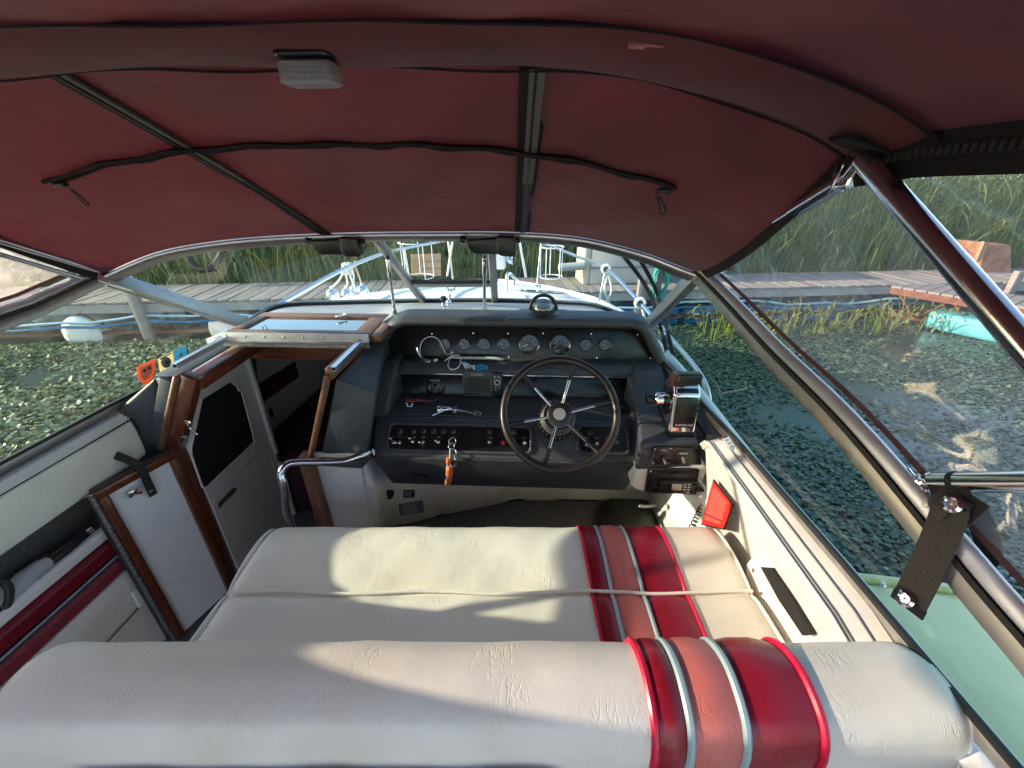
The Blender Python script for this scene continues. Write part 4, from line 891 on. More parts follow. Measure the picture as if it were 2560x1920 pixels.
for (dx, dy, r) in ((-.009, .031, .0042), (.003, .031, .003), (.010, .029, .0034), (0, .008, .0065), (-.007, -.012, .0036), (.007, -.012, .0036), (-.007, -.022, .0036)):
    MB().lathe(kp + XA * dx + fy * dy, fn_, [(0, 0), (r, 0), (r * .8, .002), (0, .0022)], 14).build('key', GREYP if r < .006 else BLACK, ff)
lettering('LOWRANCE', fc + XA * -.022 + fy * .037 + fn_ * .001, XA, fy, .0088, WHITEP, ff); lettering('HOOK Reveal', fc + XA * .008 - fy * .040 + fn_ * .001, XA, fy, .006, GREYP, ff)
MB().box(fc - fn_ * .02 + XA * .02 - fy * .054, (.06, .03, .022)).build('bracket', BLACK, ff, bevel=.003)

# ================================================================== SHELF CLUTTER
def sh_(u, v, z=.779): return W(u, v, Z=z)
ck = thing('wing_corkscrew', 'chrome winged corkscrew lying on the console shelf', 'corkscrew', sh_(1140, 1025))
a = sh_(1093, 1024, .792); b = sh_(1130, 1022, .790); ax = (b - a).normalized()
MB().lathe(a, ax, [(.013, 0), (.0145, .002), (.0145, .012), (.011, .016), (.0105, .034), (.0125, .036), (.0105, .040), (.008, (b - a).length), (0, (b - a).length)], 18).build('bell', CHROME, ck)
e = sh_(1186, 1034, .786); MB().tube([b, e], .004, 8).build('rack_shaft', CHROME, ck)
rk_ = MB()
for k in range(9): p = b.lerp(e, .1 + .09 * k); rk_.lathe(p, ax, [(0.003, 0), (.0062, .001), (.0062, .003), (.003, .004)], 10)
rk_.build('rack_teeth', CHROME, ck)
MB().tube([e + ax * .012 + (ax * math.cos(t) + ax.cross(ZA) * math.sin(t)) * .012 for t in np.linspace(0, 2 * math.pi, 17)[:-1]], .0032, 8, closed=True).build('opener_ring', CHROME, ck)
for s_, (u, v) in ((-1, (1080, 1035)), (1, (1140, 1003))):
    p = b.lerp(e, .12) + ax.cross(ZA) * s_ * .012; g = sh_(u, v + 4, .784)
    MB().bar([p, p.lerp(g, .5) + Vector((0, 0, .004)), g], .009, .004, ZA).build('wing', CHROME, ck, bevel=.001); MB().lathe(p - Vector((0, 0, .006)), ZA, [(0, 0), (.010, 0), (.010, .006), (0, .006)], 14).build('gear', CHROME, ck)
ck2 = thing('bottle_opener', 'dark wine red handled opener lying in the shelf corner', 'opener', sh_(1030, 1008))
MB().tube(spline([sh_(1018, 1000, .795), sh_(1032, 1003, .792), sh_(1050, 999, .79), sh_(1068, 1001, .786)], 5), [.012, .012, .011, .011, .010, .010, .009, .009, .008, .007, .006, .006, .005, .005, .004, .004], 10).build('handle', mat('wine_handle', (.14, .01, .012), .25), ck2)
MB().tube(spline([sh_(1044, 1000, .795), sh_(1070, 1003, .79), sh_(1098, 998, .786)], 6), .003, 6).build('blade', CHROME, ck2)
q = sh_(1024, 1008, .786); MB().tube([q + Vector((.012 * math.cos(t), .006 * math.sin(t), .012 * math.sin(t))) for t in np.linspace(0, 2 * math.pi, 15)[:-1]], .0035, 8, closed=True).build('ring_end', CHROME, ck2)
# charging cable and earphone bundle on the gauge ledge
LZ = .904
def lg(u, v, z=LZ): return W(u, v, Z=z)
cab = thing('charging_cable', 'thin white charging cable curling over the gauge ledge', 'cable', lg(1100, 905))
cabp = [lg(1075, 902, .910), gp(1056, 893, .012), gp(1052, 872, .014), gp(1060, 850, .016), gp(1080, 841, .018), gp(1098, 848, .02), gp(1110, 868, .022), gp(1120, 885, .024), lg(1132, 880, .935), lg(1125, 896, .915), lg(1120, 915, .912), lg(1130, 924, .908), lg(1146, 918, .91), lg(1152, 900, .918), lg(1145, 888, .925), lg(1128, 892, .93), lg(1112, 902, .912)]
MB().tube(spline(cabp, 8), .0022, 8).build('cord', WHITEP, cab)
MB().tube([gp(1044, 868, .014), gp(1046, 878, .013)], .0042, 8).build('plug_tip', STEEL, cab); MB().tube([gp(1046, 877, .013), gp(1050, 886, .012)], .0045, 8).build('plug_body', WHITEP, cab)
MB().tube(spline([gp(1050, 886, .012), gp(1054, 896, .010), lg(1062, 903, .908), lg(1075, 906, .906)], 6), .002, 8).build('cord', WHITEP, cab)
eb = thing('adapter_bundle', 'tangle of small white and black adapters beside the silver pen', 'adapter', lg(1098, 903))
MB().tube([lg(1084, 902, .910), lg(1094, 899, .912)], .006, 8).build('white_adapter', WHITEP, eb, bevel=.001)
MB().box(lg(1106, 893, .918), (.012, .014, .018)).build('black_adapter', BLACK, eb, bevel=.002); MB().box(lg(1113, 899, .912), (.016, .012, .012)).build('black_adapter', BLACK, eb, bevel=.002)
MB().tube(spline([lg(1094, 899, .912), lg(1100, 905, .908), lg(1112, 903, .91), lg(1124, 906, .907)], 5), .0018, 6).build('wire', BLACK, eb)
pn = thing('silver_pen', 'silver grey pen shaped stick lying on the gauge ledge', 'pen', lg(1200, 897))
MB().tube([lg(1122, 893, .911), lg(1150, 894, .911), lg(1235, 896, .911), lg(1252, 898, .911), lg(1260, 898, .911)], [.006, .0075, .0075, .006, .003], 12).build('barrel', mat('silver_plastic', (.5, .52, .55), .25, .4), pn); MB().tube([lg(1190, 893, .919), lg(1248, 895, .919)], .0012, 6).build('clip', WHITEP, pn)
wr_ = thing('plastic_wrapper', 'blue and white crumpled plastic wrapper behind the fishfinder', 'wrapper', lg(1170, 925))
def wrf(i, j):
    a = W(1150, 912, Z=.906).lerp(W(1222, 923, Z=.906), i); b = W(1165, 924, Z=.906).lerp(W(1205, 930, Z=.906), i); p = a.lerp(b, j); p.z += .008 + .006 * math.sin(9 * i + 5 * j) + .004 * math.sin(23 * i * j); return p
MB().grid(lambda i, j: wrf(i * .55, j), 12, 8).build('white_side', mat('wrapper_white', (.6, .66, .66), .3), wr_, thick=.001); MB().grid(lambda i, j: wrf(.55 + i * .45, j), 12, 8).build('blue_side', mat('wrapper_blue', (.02, .24, .42), .3, var=(120, .8)), wr_, thick=.001)
# phone mount with ball joints on the dash top
pm = thing('phone_mount', 'chrome ball jointed phone mount standing on the dash top', 'mount', W(1112, 772, Z=1.05))
b0 = W(1111, 775, Z=1.052); MB().lathe(b0, ZA, [(0, 0), (.012, 0), (.011, .003), (.005, .006), (.005, .014), (0, .014)], 16).build('base', CHROME, pm); MB().sphere(b0 + ZA * .022, .0125).build('ball', CHROME, pm)
b1 = W(1122, 762, Z=1.055); MB().sphere(b1 + ZA * .012, .0125).build('ball', CHROME, pm); MB().lathe(b1 - ZA * .004, ZA, [(0, 0), (.012, 0), (.006, .006), (0, .006)], 14).build('base', CHROME, pm)
kn = b0 + Vector((0, .0, .045)); MB().lathe(kn, (0, -.6, .8), [(0, 0), (.014, 0), (.016, .004), (.013, .012), (0, .013)], 6).build('knob', BLACK, pm, bevel=.002)
am = b1 + Vector((.014, .01, .062)); MB().tube([b1 + ZA * .016, am], .004, 8).build('arm', CHROME, pm); MB().bar([am + Vector((-.016, 0, 0)), am + Vector((.016, 0, .004))], .010, .006, ZA).build('cradle', CHROME, pm, bevel=.001)
for s_ in (-1, 1): MB().tube([am + Vector((s_ * .014, 0, 0)), am + Vector((s_ * .016, -.002, .014))], .003, 6).build('cradle_prong', CHROME, pm)
# keys with orange float hanging from the ignition
ky = thing('key_ring', 'ignition keys on rings with an orange cork float', 'keys', fp(1134, 1150, .0))
def circ(c, r, ex, ey, n=20): return [c + ex * r * math.cos(t) + ey * r * math.sin(t) for t in np.linspace(0, 2 * math.pi, n + 1)[:-1]]
k0 = fp(1132, 1105, .010); MB().lathe(fp(1132, 1105, .003), fnv, [(0, 0), (.010, 0), (.010, .004), (.006, .006), (0, .006)], 18).build('ignition_barrel', BLACK, ky)
MB().tube(circ(k0, .0125, XA, fyv), .0012, 6, closed=True).build('ring', STEEL, ky); MB().tube(circ(fp(1130, 1117, .012), .0105, XA, fyv), .0012, 6, closed=True).build('ring', STEEL, ky); MB().tube(circ(fp(1135, 1134, .012), .0115, (XA + fnv * .4).normalized(), fyv), .0012, 6, closed=True).build('ring', STEEL, ky)
MB().bar([k0 - XA * .002, fp(1131, 1118, .010)], .009, .002, fnv).build('key_blade', STEEL, ky)
def hang(u, v): return WP(u, v, KA + knv * .030, knv)
MB().tube([fp(1127, 1122, .014), hang(1124, 1146)], .0016, 6).build('cord', WHITEP, ky)
MB().tube([hang(1121, 1146), hang(1121, 1157)], .0085, 10).build('float_cap', ORANGE, ky, bevel=.002)
MB().tube(spline([hang(1121, 1157), hang(1116, 1168), hang(1117, 1176)], 4), .0014, 6).build('cord', WHITEP, ky); MB().tube(spline([hang(1122, 1157), hang(1130, 1168), hang(1129, 1176)], 4), .0014, 6).build('cord', WHITEP, ky)
MB().tube([hang(1124, 1165), hang(1124, 1172), hang(1123, 1190), hang(1119, 1208), hang(1119, 1211)], [.005, .0115, .0125, .0105, .006], 14).build('float_body', ORANGE, ky)
MB().bar([hang(1120, 1168) + knv * .0128, hang(1119, 1190) + knv * .0140, hang(1115, 1208) + knv * .011], .004, .001, knv).build('float_stripe', WHITEP, ky)
MB().bar([fp(1138, 1140, .012), hang(1140, 1156), hang(1137, 1168)], .012, .004, knv).build('fob', mat('grey_fob', (.12, .12, .13), .4), ky, bevel=.001)
MB().tube([hang(1134, 1166), hang(1144, 1168)], .0022, 6).build('clasp', STEEL, ky)
# ================================================================== HELM SEAT
seat = thing('helm_bench', 'double helm bench of white vinyl with red and salmon stripes', 'bench', (-.08, .6, 0))
ST = [.165, .213, .288, .392]; SX0, SX1 = -.735, .572
# closed cross sections (y, z), counter-clockwise
SEATP = [(.36, .62), (.38, .655), (.45, .662), (.55, .663), (.64, .662), (.668, .655), (.70, .664), (.78, .672), (.84, .668), (.885, .652), (.912, .617), (.918, .573), (.902, .535), (.86, .52), (.36, .52)]
BACKP = [(.422, .60), (.428, .77), (.426, .85), (.412, .882), (.386, .902), (.355, .910), (.325, .905), (.300, .894), (.287, .880), (.279, .862), (.274, .82), (.270, .60)]
def smooth_prof(P, n=5):
    return [(p.x, p.y) for p in spline([Vector((a, b, 0)) for a, b in P], n, closed=True)]
def cushion(prof, xa, xb, name, m, par, ra=0, rb=0, nx=None, puff=.0):
    P = smooth_prof(prof); cy = sum(p[0] for p in P) / len(P); cz = sum(p[1] for p in P) / len(P)
    L = xb - xa; xs = []
    for k in range(9):
        if ra: a = k / 8 * math.pi / 2; xs.append((xa + ra * (1 - math.sin(a)), ra * (1 - math.cos(a)) * -1 if 0 else ra * (1 - math.sqrt(max(0, 1 - (1 - math.sin(a)) ** 2)))))
    body = [(xa + ra + (L - ra - rb) * k / (nx or max(3, int(L / .03))), 0) for k in range((nx or max(3, int(L / .03))) + 1)]
    seq = []
    if ra:
        for k in range(9): a = k / 8 * math.pi / 2; seq.append((xa + ra * (1 - math.cos(a)), ra * (1 - math.sin(a))))
        body = body[1:]
    seq += body
    if rb:
        seq = seq[:-1]
        for k in range(9): a = k / 8 * math.pi / 2; seq.append((xb - rb * (1 - math.sin(a)), rb * (1 - math.cos(a))))
    mb = MB(); vs = []; n = len(P)
    # outward normals of the profile
    nr = []
    for i in range(n):
        a, b = P[i - 1], P[(i + 1) % n]; dx, dz = b[0] - a[0], b[1] - a[1]; l = math.hypot(dx, dz) or 1; nn = (dz / l, -dx / l)
        if nn[0] * (P[i][0] - cy) + nn[1] * (P[i][1] - cz) < 0: nn = (-nn[0], -nn[1])
        nr.append(nn)
    for (x, ins) in seq:
        pf = puff * math.sin(math.pi * min(1, max(0, (x - xa) / L)))
        for (y, z), nn in zip(P, nr):
            w = .0010 * math.sin(x * 23 + y * 17) + .0006 * math.sin(x * 51 - y * 37 + z * 20)
            d = pf - ins + w * (1 if puff == 0 else .4); vs.append(Vector((x, y + nn[0] * d, z + nn[1] * d)))
    fs = [(i * n + k, i * n + (k + 1) % n, (i + 1) * n + (k + 1) % n, (i + 1) * n + k) for i in range(len(seq) - 1) for k in range(n)]
    fs += [tuple(range(n)), tuple(range((len(seq) - 1) * n, len(seq) * n))]
    mb.add(vs, fs); return mb.build(name, m, par, ang=70)
def pipe_at(prof, x, r, m, par, lift=.001, k0=0, k1=None, ins=0):
    P = smooth_prof(prof); k1 = k1 or len(P); cy = sum(p[0] for p in P) / len(P); cz = sum(p[1] for p in P) / len(P)
    pts = []
    for (y, z) in P[k0:k1]:
        d = math.hypot(y - cy, z - cz); s = (d + lift - ins) / d; pts.append((x, cy + (y - cy) * s, cz + (z - cz) * s))
    return MB().tube(pts, r, 8).build('piping', m, par)
def striped(prof, name, par, xa, xb, wm, puff, r, ends):
    segs = [(xa, ST[0], wm), (ST[0], ST[1], REDV), (ST[1], ST[2], SALMON), (ST[2], ST[3], REDV), (ST[3], xb, wm)]
    root = None
    for k, (a, b, m) in enumerate(segs):
        o = cushion(prof, a, b, name if k == 0 else 'stripe_panel' if m is not wm else 'end_panel', m, par if root is None else root, ra=ends[0] if k == 0 else 0, rb=ends[1] if k == 4 else 0, puff=0 if k in (0, 4) else puff)
        if root is None: root = o
    for x, m in zip(ST, (PIPE_R, PIPE_B, PIPE_B, PIPE_R)): pipe_at(prof, x, r, m, root)
    return root
sc1 = striped(SEATP, 'seat_cushion', seat, SX0, SX1, WHITE, .006, .0048, (.05, .05))
sb1 = striped(BACKP, 'back_cushion', seat, -.765, .618, WHITE2, .007, .0062, (.032, .045))
# seam welt between seat and front roll and end welts
MB().tube([(SX0 + .03 + (SX1 - SX0 - .05) * k / 60, .668 + .004 * math.sin(k * .35), .6625 + .0006 * math.sin(k)) for k in range(61)], .0042, 8).build('welt', PIPE_W, sc1)
for (prof, x, root, rr) in ((SEATP, SX0 + .018, sc1, .004), (SEATP, SX1 - .018, sc1, .004), (BACKP, -.765 + .018, sb1, .004), (BACKP, .618 - .020, sb1, .004)):
    pipe_at(prof, x, rr, PIPE_W, root, lift=-.010)
# back shell with rolled lip, seat base
MB().prism([(-.66, .262, .79), (.15, .262, .795), (.16, .262, .78), (.56, .262, .78), (.56, .262, .45), (-.66, .262, .45)], (0, .02, 0)).build('back_shell', GEL, seat, bevel=.01, seg=3)
MB().prism([(-.62, .252, .835), (.02, .252, .838), (.05, .252, .820), (.05, .252, .47), (-.62, .252, .47)], (0, .012, 0)).build('back_pocket', GEL, seat, bevel=.006, seg=3)
MB().prism([(SX0 + .05, .30, 0), (SX1 - .03, .30, 0), (SX1 - .03, .80, 0), (SX0 + .05, .80, 0)], (0, 0, .52)).build('seat_base', GEL, seat, bevel=.02, seg=3)
seat.rotation_euler = (0, 0, R(2.6))
# hinge arm at the starboard end of the seat
ha = [(.588, .80), (.588, .84), (.588, .30)]
ar = MB().prism([(.578, .72, .60), (.578, .755, .655), (.578, .745, .69), (.578, .715, .700), (.578, .68, .675), (.578, .44, .66), (.578, .44, .60)], (.026, 0, 0)).build('hinge_arm', GEL, seat, bevel=.006, seg=3)
MB().lathe((.578, .722, .672), (-1, 0, 0), [(0, 0), (.006, 0), (.005, .002), (0, .003)], 12).build('hinge_screw', STEEL, ar)

# ================================================================== STARBOARD COCKPIT SIDE
ss = thing('cockpit_side', 'white moulded cockpit side with padded panel beside the helm seat', 'cockpit side', (.60, .5, 0))
def sweep_side(prof, ys_, name, m, par, sg=1, bevel=0):
    # prof list of (x,z) closed; swept along y with slight x drift
    mb = MB(); n = len(prof); vs = []
    for (y, dx, dz) in ys_:
        for (x, z) in prof: vs.append(Vector((x + dx, y, z + dz)))
    N = len(ys_); fs = [(i * n + k, i * n + (k + 1) % n, (i + 1) * n + (k + 1) % n, (i + 1) * n + k) for i in range(N - 1) for k in range(n)]
    fs += [tuple(range(n)), tuple(range((N - 1) * n, N * n))]; mb.add(vs, fs); return mb.build(name, m, par, bevel=bevel, seg=3)
YS = [(1.075, .002, -.035), (1.05, -.002, -.008), (1.02, -.002, .004), (.8, .006, .002), (.5, .013, 0), (.43, .015, -.012), (.36, .017, -.06), (.2, .018, -.085), (-.4, .018, -.09), (-1.2, .018, -.09), (-2.8, .018, -.1)]
sweep_side([(.532, .858), (.535, .866), (.560, .874), (.590, .880), (.597, .872), (.62, .80), (.65, .30), (.66, .30), (.64, .84), (.60, .855)], YS, 'coaming', GEL, ss)
sweep_side([(.524, .861), (.530, .864), (.534, .856), (.545, .835), (.600, .60), (.625, .05), (.640, .05), (.620, .62), (.57, .84), (.535, .845)], YS, 'side_liner', GEL, ss)
for (x, z, r, m) in ((.562, .876, .0016, mat('grey_trim', (.2, .2, .2), .5)), (.526, .8635, .0038, PIPE_W), (.534, .867, .0022, mat('grey_trim', (.2, .2, .2), .5))):
    MB().tube([(x + dx, y, z + dz) for y, dx, dz in YS], r, 8).build('trim_bead', m, ss)
# dark slot where the seat arm folds
sl = [WP(u, v, (.560, .6, .72), Vector((-1, 0, .26)).normalized()) for u, v in ((1905, 1418), (1930, 1420), (1985, 1500), (2035, 1586), (2010, 1590), (1950, 1500))]
MB().prism([p + Vector((-.004, 0, .001)) for p in sl], (.01, 0, 0)).build('arm_slot', DARK, ss, smooth=False)
# padded panel near the console
def pp(u, v, lift=0): return WP(u, v, (.552, .95, .80), Vector((-1, 0, .10)).normalized()) + Vector((-lift, 0, 0))
# white moulded pod that holds the radio
pod = thing('radio_pod', 'white moulded pod under the side console', 'pod', (.47, 1.2, .55))
PN = Vector((.0, -1, .10)).normalized(); PO = Vector((.5, 1.135, .62)); PY = PN.cross(XA)
if PY.z < 0: PY = -PY
def podp(u, v, lift=0): return WP(u, v, PO, PN) + PN * lift
pf = [podp(1598, 1163), podp(1770, 1166), podp(1768, 1180), podp(1750, 1232), podp(1600, 1230), podp(1576, 1218)]
MB().prism(pf, (0, .25, .01)).build('pod_face', GEL, pod, bevel=.012, seg=4)
vh = thing('marine_radio', 'black marine radio with amber display set in the white pod', 'radio', podp(1690, 1233))
def rad(cu, cv, w, h, r, m, name, par, l0, d, bev=.002):
    c = podp(cu, cv, l0); return MB().prism([c + XA * a + PY * b for a, b in rrect(w, h, r)], PN * d).build(name, m, par, bevel=bev)
c0 = podp(1680, 1199); wpx = (podp(1740, 1199) - podp(1612, 1199)).length; hpx = (podp(1680, 1169) - podp(1680, 1232)).length
rad(1678, 1200, wpx, hpx, .010, BLACK, 'surround', vh, 0, .008, .003)
for k, (s_, z_) in enumerate(((.88, .8), (.80, .66))): MB().tube([podp(1678, 1200, .008) + XA * a + PY * b for a, b in rrect(wpx * s_, hpx * z_, .008)], .003, 6, closed=True).build('surround_rib', PANEL, vh)
rc = podp(1690, 1210, .008); rw, rh = .125, .048
MB().prism([rc + XA * a + PY * b for a, b in rrect(rw, rh, .004)], PN * .016).build('radio_body', BLACK, vh, bevel=.003)
rf = rc + PN * .0162
gr = MB()
for k in range(6): gr.box(rf + XA * -.042 + PY * (.016 - .0064 * k), (.034, .0035, .003), (XA, PY, PN))
gr.build('speaker_slats', PANEL, vh)
MB().prism([rf + XA * (a - .006) + PY * (b + .004) for a, b in rrect(.028, .020, .002)], PN * .001).build('display', mat('lcd_amber', (.36, .32, .22), .2), vh)
MB().tube([rf + XA * (a - .006) + PY * (b + .004) + PN * .001 for a, b in rrect(.030, .022, .002)], .001, 4, closed=True).build('display_rim', GREYP, vh)
for i in range(2):
    for j in range(4):
        MB().prism([rf + XA * (.020 + .014 * i + a) + PY * (.015 - .010 * j + b) for a, b in rrect(.009, .0036, .001)], PN * .0012).build('key', RED_PL if (i == 0 and j == 3) else GREYP, vh)
lettering('MENU', rf + XA * -.010 - PY * .016, XA, PY, .004, GREYP, vh)
for j, y_ in enumerate((.013, -.013)): MB().lathe(rf + XA * .052 + PY * y_, PN, [(0, 0), (.006, 0), (.005, .008), (0, .008)], 14).build('knob', BLACK, vh)
mp_ = rf + XA * .062; MB().tube([mp_ + PN * .002, mp_ + XA * .020 + PN * .006], [.009, .006], 10).build('cord_plug', RUB, vh)
cord = []
a0 = mp_ + XA * .020 + PN * .006; path = spline([a0, a0 + Vector((.014, -.004, -.012)), a0 + Vector((.010, -.006, -.04)), a0 + Vector((-.006, -.01, -.11)), a0 + Vector((-.022, -.01, -.20))], 60)
for i, p in enumerate(path):
    k = i / len(path)
    amp = .0085 * min(1, max(0, (k - .22) * 8)); th_ = i * .62; cord.append(p + XA * amp * math.cos(th_) + YA * amp * math.sin(th_))
MB().tube(cord, .0023, 6).build('coiled_cord', RUB, vh)
# red warning placard on the side wall
wp_ = thing('warning_placard', 'red warning placard with fine print leaning on the side wall', 'placard', pp(1810, 1325))
pq = [pp(1786, 1198), pp(1838, 1262), pp(1813, 1325), pp(1755, 1312)]
MB().prism([p + Vector((.0, 0, 0)) for p in pq], (-.003, 0, 0)).build('frame', BLACK, wp_, smooth=False)
cq = sum(pq, Vector()) / 4; inn = [cq + (p - cq) * .93 + Vector((-.0035, 0, 0)) for p in pq]
MB().prism(inn, (-.001, 0, 0)).build('red_face', RED_PL, wp_, smooth=False)
def quadpt(a, b): return inn[0].lerp(inn[1], a).lerp(inn[3].lerp(inn[2], a), b) + Vector((-.0018, 0, 0))
INKP = mat('pale_red_print', (.70, .22, .18), .5)
for k in range(15):
    b = .08 + .055 * k; o = MB().prism([quadpt(.10, b), quadpt(.88 - .15 * ((k * 7) % 5) / 5, b), quadpt(.88 - .15 * ((k * 7) % 5) / 5, b + .020), quadpt(.10, b + .020)], (-.0004, 0, 0)).build('print_line', INKP, wp_, smooth=False)
MB().prism([quadpt(.02, .74), quadpt(.98, .74), quadpt(.98, .755), quadpt(.02, .755)], (-.0005, 0, 0)).build('divider', BLACK, wp_, smooth=False)

# ================================================================== FOOTWELL (white liner under the console)
fwl = thing('footwell', 'white moulded footwell liner beneath the helm console', 'footwell', (-.1, 1.5, 0))
fpts = [Vector((-.735, 1.165, 0)), Vector((-.60, 1.165, 0)), W(960, 1322, Z=.002), W(1100, 1283, Z=.002), W(1285, 1246, Z=.002), W(1620, 1250, Z=.002), W(1640, 1262, Z=.002), W(1665, 1330, Z=.002), Vector((.60, 1.02, 0))]
for p in fpts: p.z = 0
mb = MB(); n = len(fpts)
mb.add(fpts + [Vector((p.x + (.0 if i > 1 else 0), min(p.y, 1.62) if 2 < i < 7 else p.y, .60)) for i, p in enumerate(fpts)], [(i, i + 1, i + 1 + n, i + n) for i in range(n - 1)])
mb.build('liner_wall', GEL, fwl, thick=.012, off=-1)
FBt = [W(962, 1320, Y=1.27), W(1100, 1286, Y=1.33), W(1290, 1247, Y=1.36), W(1460, 1248, Y=1.36), W(1622, 1251, Y=1.36), W(1660, 1325, Y=1.25)]
MB().tube(spline(FBt, 6), .010, 8).build('carpet_edge', RUB, fwl)
kb = [Vector((-.60, 1.168, .15))] + FBt + [Vector((.60, 1.06, .1))]
mb = MB(); mb.add(kb + [Vector((p.x, p.y + .02, .64)) for p in kb], [(i, i + 1, i + 1 + len(kb), i + len(kb)) for i in range(len(kb) - 1)]); mb.build('knee_panel', GEL, fwl, thick=.008, off=-1, ang=50)
low = [Vector((p.x * 1.02, .93 if 0 < i < 5 else 1.0, .008)) for i, p in enumerate(FBt)]; n = len(FBt)
mb = MB(); mb.add(FBt + low, [(i, i + 1, i + 1 + n, i + n) for i in range(n - 1)]); mb.build('footboard_carpet', CARPET, fwl, thick=.006, off=-1)
# plates on the liner
def fl_wall(u, v): 
    a, b = fpts[2], fpts[3]; return W(u, v, Y=1.25)
def placq(pts, m, nm, lab, y=1.22, lines=0):
    P = [W(u, v, Y=y) for u, v in pts]; t = thing(nm, lab, 'plate', P[2])
    MB().prism(P, (0, .004, 0)).build('plate', m, t, smooth=False)
    for k in range(lines):
        b = .14 + .74 * k / max(1, lines - 1); l_, r_ = P[0].lerp(P[3], b), P[1].lerp(P[2], b)
        MB().bar([l_.lerp(r_, .12) - YA * .001, l_.lerp(r_, .85 - .1 * (k % 3)) - YA * .001], .0016, .0006, YA).build('print_line', GREYP, t)
    return t
MB().prism([Vector((-.735, 1.150, 0)), Vector((-.60, 1.150, 0)), Vector((-.585, 1.150, .70)), Vector((-.745, 1.150, .70))], (0, .014, 0)).build('jamb_panel', GEL, fwl, bevel=.004)
placq([(1008, 1226), (1036, 1226), (1036, 1244), (1009, 1246)], BLACK, 'capacity_plate', 'small black printed plate under the console edge', 1.16, 4)
placq([(996, 1262), (1056, 1252), (1060, 1280), (1000, 1290)], mat('blue_grey_plate', (.06, .075, .095), .4), 'builder_plate', 'slate blue builder plate riveted below the console', 1.16, 6)
t = thing('clip_hook', 'small black clip hook screwed under the console corner', 'hook', W(974, 1248, Y=1.16)); MB().prism([W(u, v, Y=1.15) for u, v in ((965, 1229), (983, 1229), (984, 1240), (979, 1249), (969, 1250), (966, 1240))], (0, .012, 0)).build('clip_body', BLACK, t, bevel=.003)
# black rubber footrest disc
fo = FBt[3]; fdn = Vector((0, -(fo.z - .008), fo.y - .93)).normalized(); fdu = Vector((0, fdn.z, -fdn.y)); fd = WP(1572, 1320, fo + fdn * .004, fdn)
ft = thing('footrest_pad', 'black rubber pad with rounded edge on the footwell carpet', 'pad', fd)
MB().prism([fd + XA * a + fdu * b for a, b in rrect(.27, .24, .10, 10)], fdn * .012).build('pad', mat('worn_black_pad', (.014, .014, .014), .3, var=(7, .6)), ft, bevel=.004, seg=3)
tag(shift_origin(MB().tube(spline([W(1598, 1264, Y=1.27), W(1615, 1266, Y=1.28), W(1640, 1263, Y=1.31), W(1655, 1258, Y=1.34)], 6), .006, 8).build('hose', mat('grey_hose', (.42, .42, .42), .45))), 'short grey hose poking out of the footwell wall', 'hose')
# grab rail
gb = thing('grab_rail', 'bent stainless grab rail between companionway and console', 'rail', W(738, 1330, Y=1.02))
g = [Vector((-.655, 1.02, .02)), W(738, 1330, Y=1.02), W(712, 1220, Y=1.02), W(703, 1185, Y=1.03), W(716, 1163, Y=1.05), W(745, 1156, Y=1.07), W(810, 1155, Y=1.09), W(862, 1152, Y=1.11), W(900, 1140, Y=1.15), W(935, 1128, Y=1.20)]
MB().tube(spline(g, 8), .0125, 16).build('rail', STEEL, gb); MB().lathe(g[-1] - Vector((.004, .01, 0)), (.8, .6, 0), [(0, 0), (.022, 0), (.020, .005), (0, .005)], 18).build('flange', STEEL, gb); MB().lathe((-.655, 1.02, .003), ZA, [(0, 0), (.03, 0), (.028, .008), (0, .008)], 18).build('flange', STEEL, gb)

# ================================================================== COMPANIONWAY
cw = thing('companionway', 'varnished teak framed companionway opening into the cabin', 'companionway', (-.95, 1.2, 0))
def fbar(pts, w, h, up, m, name='frame_board'): return MB().bar([Vector(p) for p in pts], w, h, up).build(name, m, cw, bevel=.004)
# port jamb: along the hatch slide, then slanting down and straight to the floor
fbar([(-1.085, 1.155, .962), (-1.085, 1.475, .972)], .050, .055, (1, 0, 0), TEAKY)
fbar([(-1.072, 1.150, .99), (-1.232, 1.150, .712)], .048, .040, (0, -1, 0), TEAKZ); fbar([(-1.233, 1.150, .722), (-1.233, 1.150, .0)], .045, .045, (0, -1, 0), TEAKZ)
MB().bar([Vector((-1.105, 1.148, .998)), Vector((-1.267, 1.148, .715))], .022, .056, (0, -1, 0)).build('jamb_rounding', TEAKWZ, cw, bevel=.01, seg=3)
# header board below the hatch
fbar([(-1.14, 1.47, .955), (-.60, 1.47, .955)], .075, .022, (0, -1, 0), TEAK)
# starboard jamb
fbar([(-.634, 1.160, 1.000), (-.748, 1.148, .70)], .016, .026, (0, -1, 0), TEAKWZ); fbar([(-.636, 1.165, .997), (-.625, 1.50, 1.005)], .022, .040, (0, 0, 1), TEAKWY)
fbar([(-.762, 1.138, .705), (-.752, 1.138, .0)], .040, .045, (0, -1, 0), TEAKWZ)
# aluminium slide channels
MB().bar([Vector((-1.165, 1.16, .980)), Vector((-1.165, 1.52, .990))], .09, .012, ZA).build('coaming_top', DASH, cw, bevel=.003)
for x in (-1.128, -.612):
    ch = MB().bar([Vector((x, 1.158, 1.012)), Vector((x, 1.50, 1.018))], .018, .004, ZA).build('slide_channel', ALUB, cw)
    for s_ in (-1, 1): MB().bar([Vector((x + s_ * .0078, 1.158, 1.019)), Vector((x + s_ * .0078, 1.50, 1.025))], .0025, .013, ZA).build('channel_lip', ALUB, ch)
    MB().bar([Vector((x, 1.156, 1.026)), Vector((x, 1.50, 1.032))], .018, .0025, ZA).build('channel_top', ALUB, ch)
